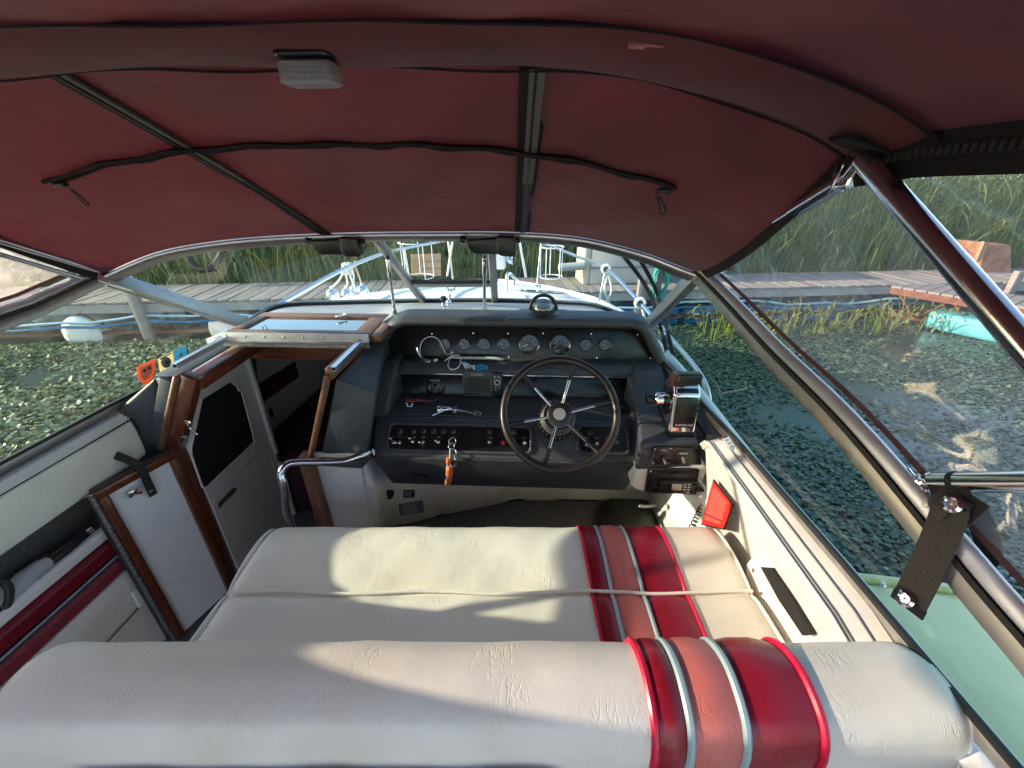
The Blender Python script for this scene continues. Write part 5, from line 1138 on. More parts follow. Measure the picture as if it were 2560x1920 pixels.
# little latch hook on the port jamb
lk = WP(472, 1055, (0, 1.125, 0), (0, 1, 0)); hk = MB().box(lk, (.022, .010, .014)).build('latch_plate', CHROME, cw, bevel=.002); MB().tube(spline([lk + Vector((.004, -.008, 0)), lk + Vector((.012, -.016, -.012)), lk + Vector((.020, -.012, -.036)), lk + Vector((.024, -.010, -.040))], 5), .0035, 8).build('latch_hook', CHROME, hk)
lk2 = WP(462, 1092, (0, 1.125, 0), (0, 1, 0)); MB().box(lk2, (.020, .010, .010)).build('strike_plate', CHROME, cw, bevel=.002)
# dark slate cheek outboard of the port jamb
pc = thing('port_cheek', 'dark slate moulding between the teak jamb and the side window', 'moulding', (-1.27, 1.2, .6))
mb = MB().add([Vector(p) for p in ((-1.215, 1.158, .975), (-1.345, 1.115, .875), (-1.345, 1.70, .93), (-1.215, 1.70, .985), (-1.285, 1.150, .62), (-1.365, 1.105, .62), (-1.36, 1.70, .62), (-1.285, 1.70, .62))], [(0, 1, 2, 3), (7, 6, 5, 4), (0, 4, 5, 1), (1, 5, 6, 2), (2, 6, 7, 3), (3, 7, 4, 0)])
mb.build('moulding', DASH, pc, bevel=.012, seg=3)
MB().bar([Vector((-1.150, 1.146, .975)), Vector((-1.305, 1.136, .68))], .055, .016, (0, -1, 0)).build('edge_strip', mat('slate_edge', (.045, .055, .07), .4, var=(20, .2)), pc, bevel=.004)
# ---------------- sliding hatch
ht = thing('sliding_hatch', 'teak framed sliding hatch with smoked mirror panel', 'hatch', (-.88, 1.58, 1.03))
hb = [W(583, 832, Z=1.045), W(925, 836, Z=1.045), W(972, 784, Z=1.045), W(652, 780, Z=1.045)]
hb[3].x = -1.135; hb[0].x = -1.135
def hq(a, b, dz=0): return hb[0].lerp(hb[1], a).lerp(hb[3].lerp(hb[2], a), b) + Vector((0, 0, dz))
for (p, q_, m) in (((0, .13), (1, .13), None), ):
    pass
MB().prism([hq(0, 0), hq(1, 0), hq(1, .17), hq(0, .17)], (0, 0, -.022)).build('frame_rail', TEAKW, ht, bevel=.003); MB().prism([hq(0, .80), hq(1, .80), hq(1, 1), hq(0, 1)], (0, 0, -.022)).build('frame_rail', TEAKW, ht, bevel=.003)
MB().prism([hq(0, .171), hq(.075, .171), hq(.075, .799), hq(0, .799)], (0, 0, -.022)).build('frame_stile', TEAKWY, ht, bevel=.003); MB().prism([hq(.88, .171), hq(1, .171), hq(1, .799), hq(.88, .799)], (0, 0, -.022)).build('frame_stile', TEAKWY, ht, bevel=.003)
MB().prism([hq(.07, .16, -.008), hq(.885, .16, -.008), hq(.885, .81, -.008), hq(.07, .81, -.008)], (0, 0, -.006)).build('smoked_panel', MIRROR, ht)
MB().prism([hq(1.0, 0, -.003), hq(1.07, -.02, -.003), hq(1.07, 1.0, -.003), hq(1.0, 1.0, -.003)], (0, 0, -.026)).build('side_runner', TEAKWY, ht, bevel=.004)
hy0 = hq(0, 0).y
hng = MB().prism([Vector((-1.14, hy0 - .003, 1.048)), Vector((-.585, hy0 - .003, 1.048)), Vector((-.585, hy0 - .006, 1.018)), Vector((-1.14, hy0 - .006, 1.018))], (0, -.002, 0)).build('hinge_leaf', ALUB, ht)
MB().tube([(-1.14, hy0 - .008, 1.014), (-.585, hy0 - .008, 1.014)], .005, 8).build('hinge_knuckle', ALUB, hng); MB().prism([Vector((-1.14, hy0 - .005, 1.008)), Vector((-.585, hy0 - .005, 1.008)), Vector((-.585, hy0 - .005, .994)), Vector((-1.14, hy0 - .005, .994))], (0, -.002, 0)).build('hinge_leaf_lower', ALU, hng)
for k in range(8):
    MB().lathe((-1.12 + .073 * k, hy0 - .008, 1.033), (0, -1, .1), [(0, 0), (.0055, 0), (.004, .0025), (0, .003)], 10).build('screw', STEEL, hng); MB().lathe((-1.09 + .07 * k, hy0 - .007, 1.001), (0, -1, 0), [(0, 0), (.0035, 0), (.003, .002), (0, .002)], 8).build('screw', STEEL, hng)
lt0 = hq(.66, .80, .004); MB().prism([lt0 + Vector(p) for p in ((-.016, -.022, 0), (-.004, -.026, 0), (.020, .008, 0), (.012, .016, 0))], (0, 0, .006)).build('latch', CHROME, ht, bevel=.002); MB().lathe(lt0 + Vector((.012, .008, .004)), ZA, [(0, 0), (.006, 0), (.005, .005), (0, .005)], 12).build('latch_pivot', CHROME, ht)
MB().tube(spline([hq(.25, .12, .002), hq(.25, .12, .016), hq(.275, .12, .016), hq(.275, .12, .002)], 4), .0022, 6).build('pull_eye', CHROME, ht)
# ---------------- cabin interior
cb = thing('cabin_interior', 'dim cabin with cream liner, teak trim and plum cushions', 'cabin', (-1.0, 1.8, -.2))
CWX = -1.204
def cwp(u, v, lift=0): return W(u, v, X=CWX + lift)
wall = [cwp(430, 900), cwp(622, 872), cwp(700, 1180), cwp(750, 1345), cwp(600, 1470)]
yr = 1.575
ol = [(1.165, .97), (yr, .97), (yr, 0), (1.165, 0)]
MB().prism([(CWX, y, z) for y, z in ol], (-.012, 0, 0)).build('side_panel', GELIN, cb, smooth=False)
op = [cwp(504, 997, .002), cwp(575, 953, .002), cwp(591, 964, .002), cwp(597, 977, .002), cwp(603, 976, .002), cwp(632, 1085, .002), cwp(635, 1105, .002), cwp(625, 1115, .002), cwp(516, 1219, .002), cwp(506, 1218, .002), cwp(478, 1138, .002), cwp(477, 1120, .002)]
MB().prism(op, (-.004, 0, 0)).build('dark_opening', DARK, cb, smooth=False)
MB().tube(op, .004, 6, closed=True).build('opening_rim', GELIN, cb)
gv = [cwp(u, v, .001) for u, v in ((548, 1300), (536, 1272), (538, 1252), (552, 1230), (650, 1128), (665, 1118), (674, 1130), (700, 1220), (728, 1330))]
MB().tube(spline(gv, 6), .0035, 6).build('panel_groove', mat('groove_shade', (.5, .47, .44), .5), cb)
hd = [cwp(545, 1265, .0015), cwp(548, 1255, .0015), cwp(580, 1222, .0015), cwp(589, 1218, .0015), cwp(593, 1224, .0015), cwp(585, 1235, .0015), cwp(560, 1258, .0015), cwp(550, 1272, .0015)]
MB().prism(hd, (-.002, 0, 0)).build('teak_pull', TEAKY, cb, smooth=False)
MB().bar([Vector((CWX + .004, yr, .93)), Vector((CWX + .004, yr, .0))], .02, .02, (1, 0, 0)).build('panel_edge', GELIN, cb, bevel=.004)
hin = MB()
for z in (.36, .18): MB().box((CWX + .012, yr - .004, z), (.012, .02, .05)).build('edge_hinge', CHROME, cb, bevel=.002)
# far port liner, shelf rail and lockers
LX = -1.40
def lx(u, v, l=0): return W(u, v, X=LX + l)
MB().prism([(LX, 1.6, .2), (LX + .06, 3.0, .2), (LX + .1, 3.0, .66), (LX, 1.6, .80)], (-.01, 0, 0)).build('hull_liner', GELIN, cb, smooth=False)
for (pa, pb, w, m) in (((640, 1000), (830, 868), .06, TEAKY), ((636, 978), (820, 852), .035, mat('fiddle_pattern', (.06, .035, .02), .5, var=(40, .7)))): 
    a, b = lx(*pa, .03), lx(*pb, .03); MB().bar([a, Vector((b.x, min(b.y, 2.9), a.z + (b.z - a.z) * min(1, (2.9 - a.y) / max(.01, b.y - a.y))))], .02, w, ZA).build('shelf_fiddle', m, cb)
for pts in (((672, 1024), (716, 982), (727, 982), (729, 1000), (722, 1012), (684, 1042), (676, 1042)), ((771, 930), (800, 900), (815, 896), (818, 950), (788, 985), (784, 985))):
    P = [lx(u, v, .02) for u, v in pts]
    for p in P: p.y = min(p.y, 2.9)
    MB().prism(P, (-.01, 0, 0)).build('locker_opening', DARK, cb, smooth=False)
MB().box((-.95, 3.05, .3), (1.0, .02, .7)).build('forward_bulkhead', GELIN, cb)
MB().box((-1.17, 2.3, .16), (.44, 1.4, .36)).build('berth_cushion', PURPLE, cb, bevel=.04, seg=3); MB().box((-.70, 2.0, .10), (.40, .7, .20)).build('berth_base', GELIN, cb, bevel=.01); MB().box((-.70, 2.0, .245), (.42, .72, .09)).build('berth_cushion', PURPLE, cb, bevel=.02, seg=3)
MB().box((-.90, 2.1, -.05), (1.0, 1.8, .02)).build('cabin_sole', mat('cabin_carpet', (.045, .03, .035), .95), cb)
MB().prism([(-.62, 1.17, 0), (-.62, 3.0, 0), (-.62, 3.0, .66), (-.62, 1.62, .9), (-.62, 1.17, .9)], (.012, 0, 0)).build('partition', GELIN, cb, smooth=False)
# ---------------- folding cabin door (open against the side)
D0 = Vector((-1.292, .905, 0)); D1 = Vector((-1.222, 1.128, 0)); dd = (D1 - D0).normalized(); dn = Vector((dd.y, -dd.x, 0)); DW = (D1 - D0).length; DH = .715
dr = thing('cabin_door', 'white cabin door with teak frame held open by black strap', 'door', D0)
def dp(a, z, l=0): return D0 + dd * a + Vector((0, 0, z)) + dn * l
MB().prism([dp(0, .02), dp(DW, .02), dp(DW, DH), dp(0, DH)], -dn * .02).build('door_panel', mat('door_white', (.78, .78, .80), .3, var=(6, .04)), dr)
for (p, q_, m) in ((dp(-.004, DH - .012, .001), dp(DW + .004, DH - .012, .001), TEAK), (dp(.013, .02, .001), dp(.013, DH - .026, .001), TEAKZ), (dp(DW - .013, .02, .001), dp(DW - .013, DH - .026, .001), TEAKZ)): MB().bar([p, q_], .028, .028, dn).build('frame_board', m, dr, bevel=.004)
pz = MB().tube([dp(-.008, .02, .010), dp(-.008, DH, .010)], .0055, 8).build('piano_hinge', STEEL, dr)
kz = MB()
for k in range(34): kz.tube([dp(-.008, .03 + .02 * k, .010), dp(-.008, .046 + .02 * k, .010)], .0068, 8)
kz.build('hinge_knuckles', ALU, pz)
MB().bar([dp(-.016, .02, .004), dp(-.016, DH, .004)], .014, .003, dn).build('hinge_leaf', STEEL, pz)
MB().bar([dp(0, DH + .004, -.004), dp(DW, DH + .004, -.004)], .018, .006, ZA).build('top_track', mat('dark_trim', (.05, .035, .03), .4), dr)
kn_ = WP(330, 1232, D0 + dn * .015, dn); MB().box(kn_, (.030, .016, .022), (dd, dn, ZA)).build('latch_body', CHROME, dr, bevel=.004); MB().tube([kn_ + dn * .01, kn_ + dn * .02 + dd * .016 + Vector((0, 0, -.006))], .006, 8).build('latch_knob', CHROME, dr)
stp2 = thing('door_strap', 'black leather strap snapped from side pad to cabin door', 'strap', WP(385, 1240, D0, dn))
s0 = W(268, 1130, X=-1.325); s1 = W(350, 1166, X=-1.285); s2 = dp(.165, DH + .012, .022); s2 = WP(352, 1168, D0 + dn * .022, dn); s3 = WP(384, 1238, D0 + dn * .018, dn)
MB().bar([s0, s0.lerp(s2, .5) + Vector((.012, 0, .0)), s2 + Vector((0, 0, .006))], .024, .003, Vector((.35, -.55, .75))).build('strap', WEB, stp2); MB().bar([s2 + Vector((0, 0, .006)), s3], .024, .003, dn).build('strap_end', WEB, stp2)
MB().lathe(s0 + Vector((.004, 0, .0)), (1, -.3, .2), [(0, 0), (.007, 0), (.006, .003), (0, .004)], 12).build('screw', STEEL, stp2); MB().lathe(s3.lerp(s2, .14) + dn * .002, dn, [(0, 0), (.0075, 0), (.006, .003), (0, .004)], 14).build('snap', STEEL, stp2)

# ================================================================== PORT COCKPIT SIDE
ps = thing('cockpit_side', 'white cockpit side with open pocket and red striped bolster', 'cockpit side', (-1.36, .6, 0))
PX_ = -1.335
YP = [(1.10, .0, .004), (.9, -.006, .002), (.5, -.014, 0), (0, -.024, -.004), (-1.2, -.03, -.01), (-2.8, -.03, -.02)]
# cap strip and padded panel above the pocket
sweep_side([(-1.348, .863), (-1.312, .868), (-1.300, .846), (-1.330, .84), (-1.36, .83), (-1.37, .86)], YP, 'coaming', mat('grey_cap', (.55, .54, .53), .45, var=(8, .06)), ps)
def pad(i, j):
    pass
padp = [(-1.309, .842), (-1.300, .835), (-1.297, .80), (-1.298, .735), (-1.303, .705), (-1.315, .70), (-1.33, .705), (-1.33, .842)]
padys = [(1.118, -.012, -.05 + .05)] + [(1.108, -.003, .0)] + [(y, d, z) for y, d, z in YP[1:]]
sweep_side(padp, padys, 'side_pad', WHITE, ps, bevel=.006)
MB().tube([(-1.3035 + dx, y, .8435 + dz) for y, dx, dz in padys], .003, 6).build('trim_bead', RUB, ps); MB().tube([(-1.310 + dx, y, .850 + dz) for y, dx, dz in padys], .0022, 6).build('trim_bead', ALU, ps)
# pocket: carpeted back, bottom ledge
sweep_side([(-1.42, .71), (-1.415, .71), (-1.415, .53), (-1.42, .53)], YP, 'pocket_back', CARPET2, ps); sweep_side([(-1.42, .545), (-1.325, .545), (-1.325, .53), (-1.42, .53)], YP, 'pocket_floor', CARPET2, ps)
sweep_side([(-1.338, .565), (-1.318, .568), (-1.308, .560), (-1.308, .535), (-1.338, .53)], YP, 'pocket_lip', GEL, ps, bevel=.003)
def bol(z0, z1, b): return [(-1.335, z0), (-1.310, z0), (-1.310 + b, z0 * .75 + z1 * .25), (-1.310 + b, z0 * .25 + z1 * .75), (-1.310, z1), (-1.335, z1)]
sweep_side(bol(.468, .532, .012), YP, 'dark_red_stripe', mat('deep_red_vinyl', (.16, .006, .016), .35, bump=[(300, .2, .001)], var=(9, .1)), ps, bevel=.004); sweep_side(bol(.395, .456, .012), YP, 'red_stripe', mat('faded_red_vinyl', (.21, .028, .042), .4, var=(9, .1), bump=[(300, .2, .001)]), ps, bevel=.004)
for z in (.465, .459): MB().tube([(-1.304 + dx, y, z + dz) for y, dx, dz in YP], .0035, 6).build('stripe_piping', PIPE_B if z > .46 else mat('dark_piping', (.03, .04, .05), .4), ps)
sweep_side([(-1.335, .39), (-1.312, .39), (-1.305, .34), (-1.318, .30), (-1.318, .02), (-1.335, .02)], YP, 'lower_liner', GEL, ps, bevel=.006)
MB().prism([(-1.317, 1.02, .24), (-1.317, .55, .24), (-1.317, .55, .236), (-1.317, 1.02, .236)], (.001, 0, 0)).build('locker_seam', RUB, ps, smooth=False)
cl0 = W(345, 1490, X=-1.316); MB().bar([W(336, 1474, X=-1.312), W(356, 1512, X=-1.312)], .026, .008, (1, 0, 0)).build('plastic_clip', WHITEP, ps, bevel=.003)
# things in the pocket
def bottle(name, lab, u, v, ln, r, m, cap, yaw=0):
    c = W(u, v, X=-1.36); c.z = .546 + r; d = Vector((.02, 1, .0)).normalized()
    t = thing(name, lab, 'bottle', (c.x, c.y, .546))
    MB().lathe(c - d * ln / 2, d, [(0, 0), (r * .9, 0), (r, .006), (r, ln * .62), (r * .45, ln * .80), (r * .42, ln * .9), (0, ln * .9)], 16).build('body', m, t)
    MB().lathe(c + d * ln * .38, d, [(0, 0), (r * .55, 0), (r * .55, ln * .10), (0, ln * .10)], 14).build('cap', cap, t); return t
bottle('spray_bottle', 'frosted pale bottle lying in the side pocket', 70, 1425, .20, .026, mat('frosted_plastic', (.42, .44, .46), .35), GREYP)
bottle('dark_bottle', 'small dark bottle with steel cap at the pocket end', 165, 1372, .16, .022, BLACK, STEEL)
tag(shift_origin(MB().tube(spline([W(0, 1455, X=-1.34), W(22, 1470, X=-1.33), W(20, 1510, X=-1.33), W(0, 1530, X=-1.335), W(-30, 1500, X=-1.34)], 6, True), .009, 8, closed=True).build('hose_loop', RUB)), 'black rubber loop resting in the side pocket', 'hose')
tag(shift_origin(MB().grid(lambda i, j: Vector((-1.40 + .07 * j, .58 + .22 * i, .549 + .018 * abs(math.sin(7 * i + 3 * j)) + .012 * math.sin(13 * i * j + 2 * i) ** 2)), 16, 8).build('plastic_bag', mat('clear_bag', (.40, .39, .38), .25), thick=.001)), 'crumpled grey plastic bag lying in the side pocket', 'bag')
tag(shift_origin(MB().prism([(-1.405, .98, .55), (-1.345, .98, .55), (-1.345, 1.12, .55), (-1.405, 1.12, .55)], (0, .0, .11)).build('black_case', BLACK, bevel=.012, seg=3)), 'ribbed black case standing at the end of the side pocket', 'case')
# ================================================================== BOW RAIL AND FITTINGS
brl = thing('bow_rail', 'polished steel bow rail curving around the foredeck', 'rail', (CX, 3.2, .85))
portr = [Vector((-1.34, 1.66, .86)), W(602, 815, X=-1.33), W(700, 760, X=-1.29), W(853, 676, X=-1.17), W(949, 637, Y=3.05), W(1010, 621, Y=3.55), W(1120, 600, Y=4.25)]
star = [W(1353, 606, Y=4.25), W(1440, 640, Y=3.6), W(1515, 672, Y=3.0), W(1600, 757, X=.66), W(1669, 838, X=.74), W(1755, 944, X=.80), W(1777, 1035, X=.82)]
loop = portr + [Vector((CX - .30, 4.66, portr[-1].z + .01)), Vector((CX, 4.78, portr[-1].z + .02)), Vector((CX + .28, 4.66, star[0].z + .01))] + star
MB().tube(spline(loop, 8), .0125, 12).build('top_rail', STEEL, brl)
for (px, y) in ((portr[2], 0), (portr[5], 0), (portr[6], 0), (star[0], 0), (star[2], 0), (star[4], 0)):
    b = Vector((px.x + (.03 if px.x < CX else -.03), px.y - .02, sheer(px.y) - .02)); MB().tube([px, b], .0115, 10).build('stanchion', STEEL, brl); MB().lathe(b, ZA, [(0, 0), (.028, 0), (.024, .012), (.014, .02), (0, .02)], 14).build('stanchion_foot', STEEL, brl)
# second pair of uprights (rod holders) and a flag pole
for (u, v, u2, v2, y) in ((1296, 590, 1315, 693, 3.9), (1132, 600, 1118, 690, 4.2)):
    a, b = W(u, v, Y=y), W(u2, v2, Y=y); MB().tube([a, b], .012, 10).build('upright', STEEL, brl)
# wire fender baskets
def basket(c, r, h, lab, tilt=0):
    t = thing('fender_basket', lab, 'basket', c, 'wire fender baskets')
    for z in (0, h * .95): MB().tube([c + Vector((r * math.cos(a), r * math.sin(a), z)) for a in np.linspace(0, 2 * math.pi, 25)[:-1]], .0040, 6, closed=True).build('hoop', WHITEP, t)
    for k in range(5):
        a = 2 * math.pi * k / 5 + .4; MB().tube([c + Vector((r * math.cos(a), r * math.sin(a), 0)), c + Vector((r * math.cos(a), r * math.sin(a), h * .95))], .0038, 6).build('upright', WHITEP, t)
    return t
b1_ = W(1045, 692, Y=4.05); basket(b1_, .155, .34, 'white wire fender basket in front of the wooden board')
b2_ = W(1378, 692, Y=3.9); basket(b2_, .105, .28, 'narrow white wire fender basket beside the grey cabinet')
# silver ball fenders hanging from the rail
SILV = mat('silver_buoy', (.72, .75, .79), .14, .92, var=(12, .1))
fenders = [(832, 737, 860, 668, 2.6, 'silver ball fender lowest on the rail, nearest the windshield frame'), (868, 735, 866, 690, 2.75, 'silver ball fender with a twisted white rope'), (886, 724, 880, 665, 3.0, 'smaller silver ball fender half hidden behind two others'), (907, 727, 886, 660, 2.9, 'silver ball fender hung by a tan rope')]
for i, (u, v, u2, v2, y, lab) in enumerate(fenders):
    c = W(u, v, Y=y); r = .043 if i != 2 else .036; tp_ = W(u2, v2, Y=y)
    t = thing('ball_fender', lab, 'fender', c - Vector((0, 0, r)), 'silver ball fenders')
    MB().sphere(c, r, 24, 16).build('ball', SILV, t); MB().lathe(c, (0, -1, .15), [(r * .55, r * .83), (r * .60, r * .82), (r * .60, r * .80), (r * .55, r * .80)], 24).build('emblem_ring', BLACK, t); lettering('IH', c + Vector((0, -1, .15)).normalized() * (r * 1.0), XA, Vector((0, .15, 1)), r * .4, ST_D, t)
    MB().lathe(c + Vector((0, 0, r * .92)), ZA, [(0, 0), (.010, 0), (.008, .018), (0, .018)], 10).build('neck', SILV, t)
    MB().tube(spline([c + Vector((0, 0, r)), c.lerp(tp_, .6) + Vector((.006, 0, 0)), tp_, tp_ + Vector((.012, .0, .02))], 5), .006, 7).build('rope', ROPET if i in (3,) else ROPE, t)
kt = thing('rope_knot', 'bundle of white rope knotted on the rail above silver fenders', 'rope', W(868, 672, Y=2.8)); kc_ = W(868, 672, Y=2.75)
MB().tube([kc_ + Vector((.030 * math.cos(t * 2.3) * math.sin(t * .7 + .5), .02 * math.sin(t * 1.9), .035 * math.sin(t * 2.9))) for t in np.linspace(0, 16, 120)], .007, 6).build('knot', ROPE, kt); MB().tube(spline([kc_, kc_ + Vector((.02, 0, -.08)), kc_ + Vector((.035, 0, -.16))], 6), .008, 6).build('tail', ROPE, kt)
for (p, lab, y) in ((star[2], 'white mooring line hitched on the rail above the cleat', 0), (star[3], 'thick white line wrapped on the rail by the windshield post', 0)):
    t = thing('mooring_line', lab, 'rope', p); MB().tube([p + Vector((.026 * math.cos(a), .035 * (a / 20 - .5), .026 * math.sin(a))) for a in np.linspace(0, 20, 90)], .009, 7).build('wraps', ROPE, t)
    e = p + Vector((.02, .03, -.42)); MB().tube(spline([p + Vector((.01, 0, -.02)), p + Vector((.05, -.02, -.15)), p + Vector((.02, .02, -.28)), e], 6), .007, 6).build('tail', ROPE, t)
    if p is star[2]: MB().tube(spline([p + Vector((.02, 0, -.02)), p + Vector((.0, -.02, -.14)), p + Vector((.06, .02, -.26))], 6), .007, 6).build('tail', ROPE, t)
# small wing shaped sail bag / fender on the side deck by the post
t = thing('side_fender', 'soft white fender lying on the starboard side deck', 'fender', (.62, 2.35, .84)); MB().tube(spline([W(1495, 765, Y=2.45), W(1520, 785, Y=2.3), W(1550, 800, Y=2.15)], 6), [.02, .03, .045, .05, .052, .055, .055, .055, .05, .045, .04, .03, .015], 12).build('body', WHITEP, t)
# anchor windlass cowl and antenna, handle on the foredeck
t = thing('deck_windlass', 'white anchor windlass at the bow in front of reeds', 'windlass', (CX + .06, 4.35, .74)); wl_ = Vector((CX + .06, 4.35, .735)); MB().box(wl_ + Vector((0, 0, .07)), (.16, .18, .14)).build('housing', GEL, t, bevel=.03, seg=4); MB().lathe(wl_ + Vector((.09, 0, .08)), XA, [(0, 0), (.05, 0), (.03, .02), (.03, .04), (.05, .06), (0, .06)], 16).build('drum', CHROME, t)
t = thing('grab_bar', 'curved steel deck handle beside the windshield centre', 'handle', W(1268, 745, Y=2.35)); MB().tube(spline([W(1268, 748, Y=2.35), W(1268, 692, Y=2.4), W(1274, 684, Y=2.42), W(1284, 692, Y=2.46), W(1296, 700, Y=2.6)], 6), .010, 8).build('handle', STEEL, t)
tag(shift_origin(MB().tube([W(1286, 712, Y=2.6), W(1292, 655, Y=2.62)], .004, 6).build('whip_aerial', BLACK)), 'short black whip aerial standing on the foredeck', 'aerial')

# ================================================================== DOCK
DA = R(7.9); dx_ = Vector((math.cos(DA), math.sin(DA), 0)); dy_ = Vector((-math.sin(DA), math.cos(DA), 0)); DO = Vector((0, 5.86, .10))
dock = thing('dock', 'weathered grey plank dock running along the reeds', 'dock', (0, 6.3, WZ))
def dk(a, b, z=0): return DO + dx_ * a + dy_ * b + Vector((0, 0, z))
OLDW = wood_mat('weathered_plank', (.30, .27, .25), (.15, .135, .125), .85, 1, 0)
OLDW2 = wood_mat('weathered_plank_pale', (.36, .325, .30), (.19, .17, .155), .85, 1, 0)
pm_ = [MB().box((0, 0, 0), (.128, 1.02, .032)).build('tmp', m_, None, bevel=.004, seg=1) for m_ in (OLDW, OLDW2)]
for k in range(190):
    a = -13.0 + k * .138; src = pm_[0 if (k * 7) % 5 < 3 else 1]
    o = bpy.data.objects.new('plank', src.data); COL.objects.link(o); o.parent = dock
    o.location = dk(a, .50 + random.uniform(-.012, .012), random.uniform(-.004, .004)) - dock.location; o.rotation_euler = (random.uniform(-.006, .006), random.uniform(-.02, .02), DA + random.uniform(-.008, .008))
for o in pm_: bpy.data.objects.remove(o)
RUST = mat('rusty_steel', (.15, .055, .035), .8, var=(14, .5)); PALE = mat('pale_fascia', (.30, .29, .28), .8, var=(9, .2))
for b in (.02, .98): MB().bar([dk(-13.1, b, -.075), dk(13.3, b, -.075)], .05, .11, ZA).build('edge_beam', PALE, dock)
MB().bar([dk(-13.1, 0, -.40), dk(13.3, 0, -.40)], .04, .04, ZA).build('lower_chord', RUST, dock)
tr_ = MB()
for k in range(34):
    a = -13 + k * .78; MB().tube([dk(a, 0, -.12), dk(a + .39, 0, -.40), dk(a + .78, 0, -.12)], .012, 6).build('truss_brace', RUST, dock)
for a in (-5.2, 1.6, 7.6): MB().box(dk(a, -.06, -.18), (.12, .08, .75), (dx_, dy_, ZA)).build('post', OLDW, dock, bevel=.006)
BLUE = mat('blue_plastic', (.02, .16, .36), .45, var=(6, .3)); BUOY = mat('white_plastic_float', (.68, .68, .66), .4, var=(6, .12)); TURQ = mat('turquoise_plastic', (.09, .36, .38), .5, var=(7, .2))
for i, (a, m, nm) in enumerate(((-8.1, BUOY, 'w'), (-6.05, BUOY, 'w'), (-4.2, BUOY, 'w'), (-10.4, BUOY, 'w'), (1.9, BLUE, 'b'), (2.75, BLUE, 'b'), (3.7, BLUE, 'b'), (4.7, BLUE, 'b'), (-.5, BLUE, 'b'))):
    c = dk(a, .32, -.40)
    if nm == 'w': MB().lathe(c - dy_ * .40, dy_, [(0, 0), (.16, .01), (.24, .05), (.27, .16), (.27, .55), (.22, .66), (0, .68)], 20).build('float', m, dock)
    else:
        f_ = MB().box(c + Vector((0, 0, -.02)), (.78, .60, .26), (dx_, dy_, ZA)).build('float', m, dock, bevel=.05, seg=3); MB().lathe(c - dy_ * .305 + dx_ * -.2, -dy_, [(0, 0), (.05, 0), (.05, .02), (.02, .02), (0, .005)], 14).build('float_bung', WHITEP, f_)
for (z, m, lab, w_) in ((-.27, BLUE, 'blue water pipe slung along the dock edge', .05), (-.20, mat('pale_blue_pipe', (.30, .48, .58), .4), 'pale blue hose slung above the blue pipe', .07)):
    tag(shift_origin(MB().tube([dk(-13 + 26 * k / 80, -.07 - .02 * math.sin(k), z + w_ * math.sin(k * .55) * .6 + .02 * math.sin(k * 1.9)) for k in range(81)], .017, 7).build('water_pipe', m)), lab, 'pipe')
# grey utility cabinet, wooden board, ropes on the dock
def up_(u, v, b): 
    return WP(u, v, dk(0, b), dy_)
ub = thing('utility_cabinet', 'large pale grey cabinet standing on the dock by the reeds', 'cabinet', up_(1560, 700, .42))
q = [up_(1474, 690, .42), up_(1650, 684, .42), up_(1650, 560, .42), up_(1462, 560, .42)]
zb = DO.z + .02; l_ = q[0].copy(); r_ = q[1].copy(); l_.z = r_.z = zb; topz = 1.35
MB().prism([l_, r_, Vector((r_.x, r_.y, topz)), Vector((l_.x, l_.y, topz))], dy_ * .6).build('body', mat('cabinet_grey', (.50, .48, .44), .6, var=(4, .1)), ub, bevel=.02)
MB().prism([l_ - dx_ * .10, l_ - dx_ * .005, l_ - dx_ * .005 + ZA * (topz - zb), l_ - dx_ * .10 + ZA * (topz - zb)], dy_ * .5).build('door_edge', mat('cabinet_cream', (.58, .50, .38), .6), ub, bevel=.01)
for z in (.25, .78): MB().bar([l_ + ZA * z - dy_ * .012, r_ + ZA * z - dy_ * .012], .012, .02, ZA).build('strap', mat('cab_line', (.2, .2, .2), .6), ub)
MB().tube([l_ - dx_ * .48 + ZA * .26, l_ - dx_ * .1 + ZA * .28], .06, 12).build('roller', GREYP, ub)
wb = thing('wooden_board', 'upright wooden board leaning behind the wire basket', 'board', up_(1070, 700, .6)); p = [up_(1028, 690, .55), up_(1102, 690, .55), up_(1102, 634, .62), up_(1026, 636, .62)]
for z_ in (0, 1, 2):
    MB().prism([p[0].lerp(p[3], z_ / 3 + .01), p[1].lerp(p[2], z_ / 3 + .01), p[1].lerp(p[2], (z_ + .96) / 3), p[0].lerp(p[3], (z_ + .96) / 3)], dy_ * .03).build('plank', mat('fresh_board', (.42, .27, .15), .8, var=(5, .2, (1, 1, 8))), wb)
MB().prism([up_(u, v, .5) for u, v in ((1034, 690), (1048, 690), (1050, 640), (1036, 640))], dy_ * .03).build('batten', mat('fresh_board'  , (.42, .27, .15)), wb)
gr_ = thing('green_rope', 'coiled green rope hanging from the dock post', 'rope', up_(1640, 735, -.1)); gc = up_(1652, 700, -.1)
MB().tube([gc + dx_ * (.09 * math.cos(t) + .02 * math.sin(t * 3.1)) + dy_ * .03 * math.sin(t * 1.7) + ZA * (.26 * math.sin(t) + .03 * math.cos(2.3 * t)) for t in np.linspace(0, 40, 260)], .012, 6).build('coil', ROPEG, gr_); MB().tube([gc + ZA * .2, gc + ZA * .42], .02, 6).build('hitch', ROPEG, gr_)
MB().box(gc + ZA * .1 + dy_ * .08, (.08, .08, 1.1), (dx_, dy_, ZA)).build('post', OLDW, gr_)
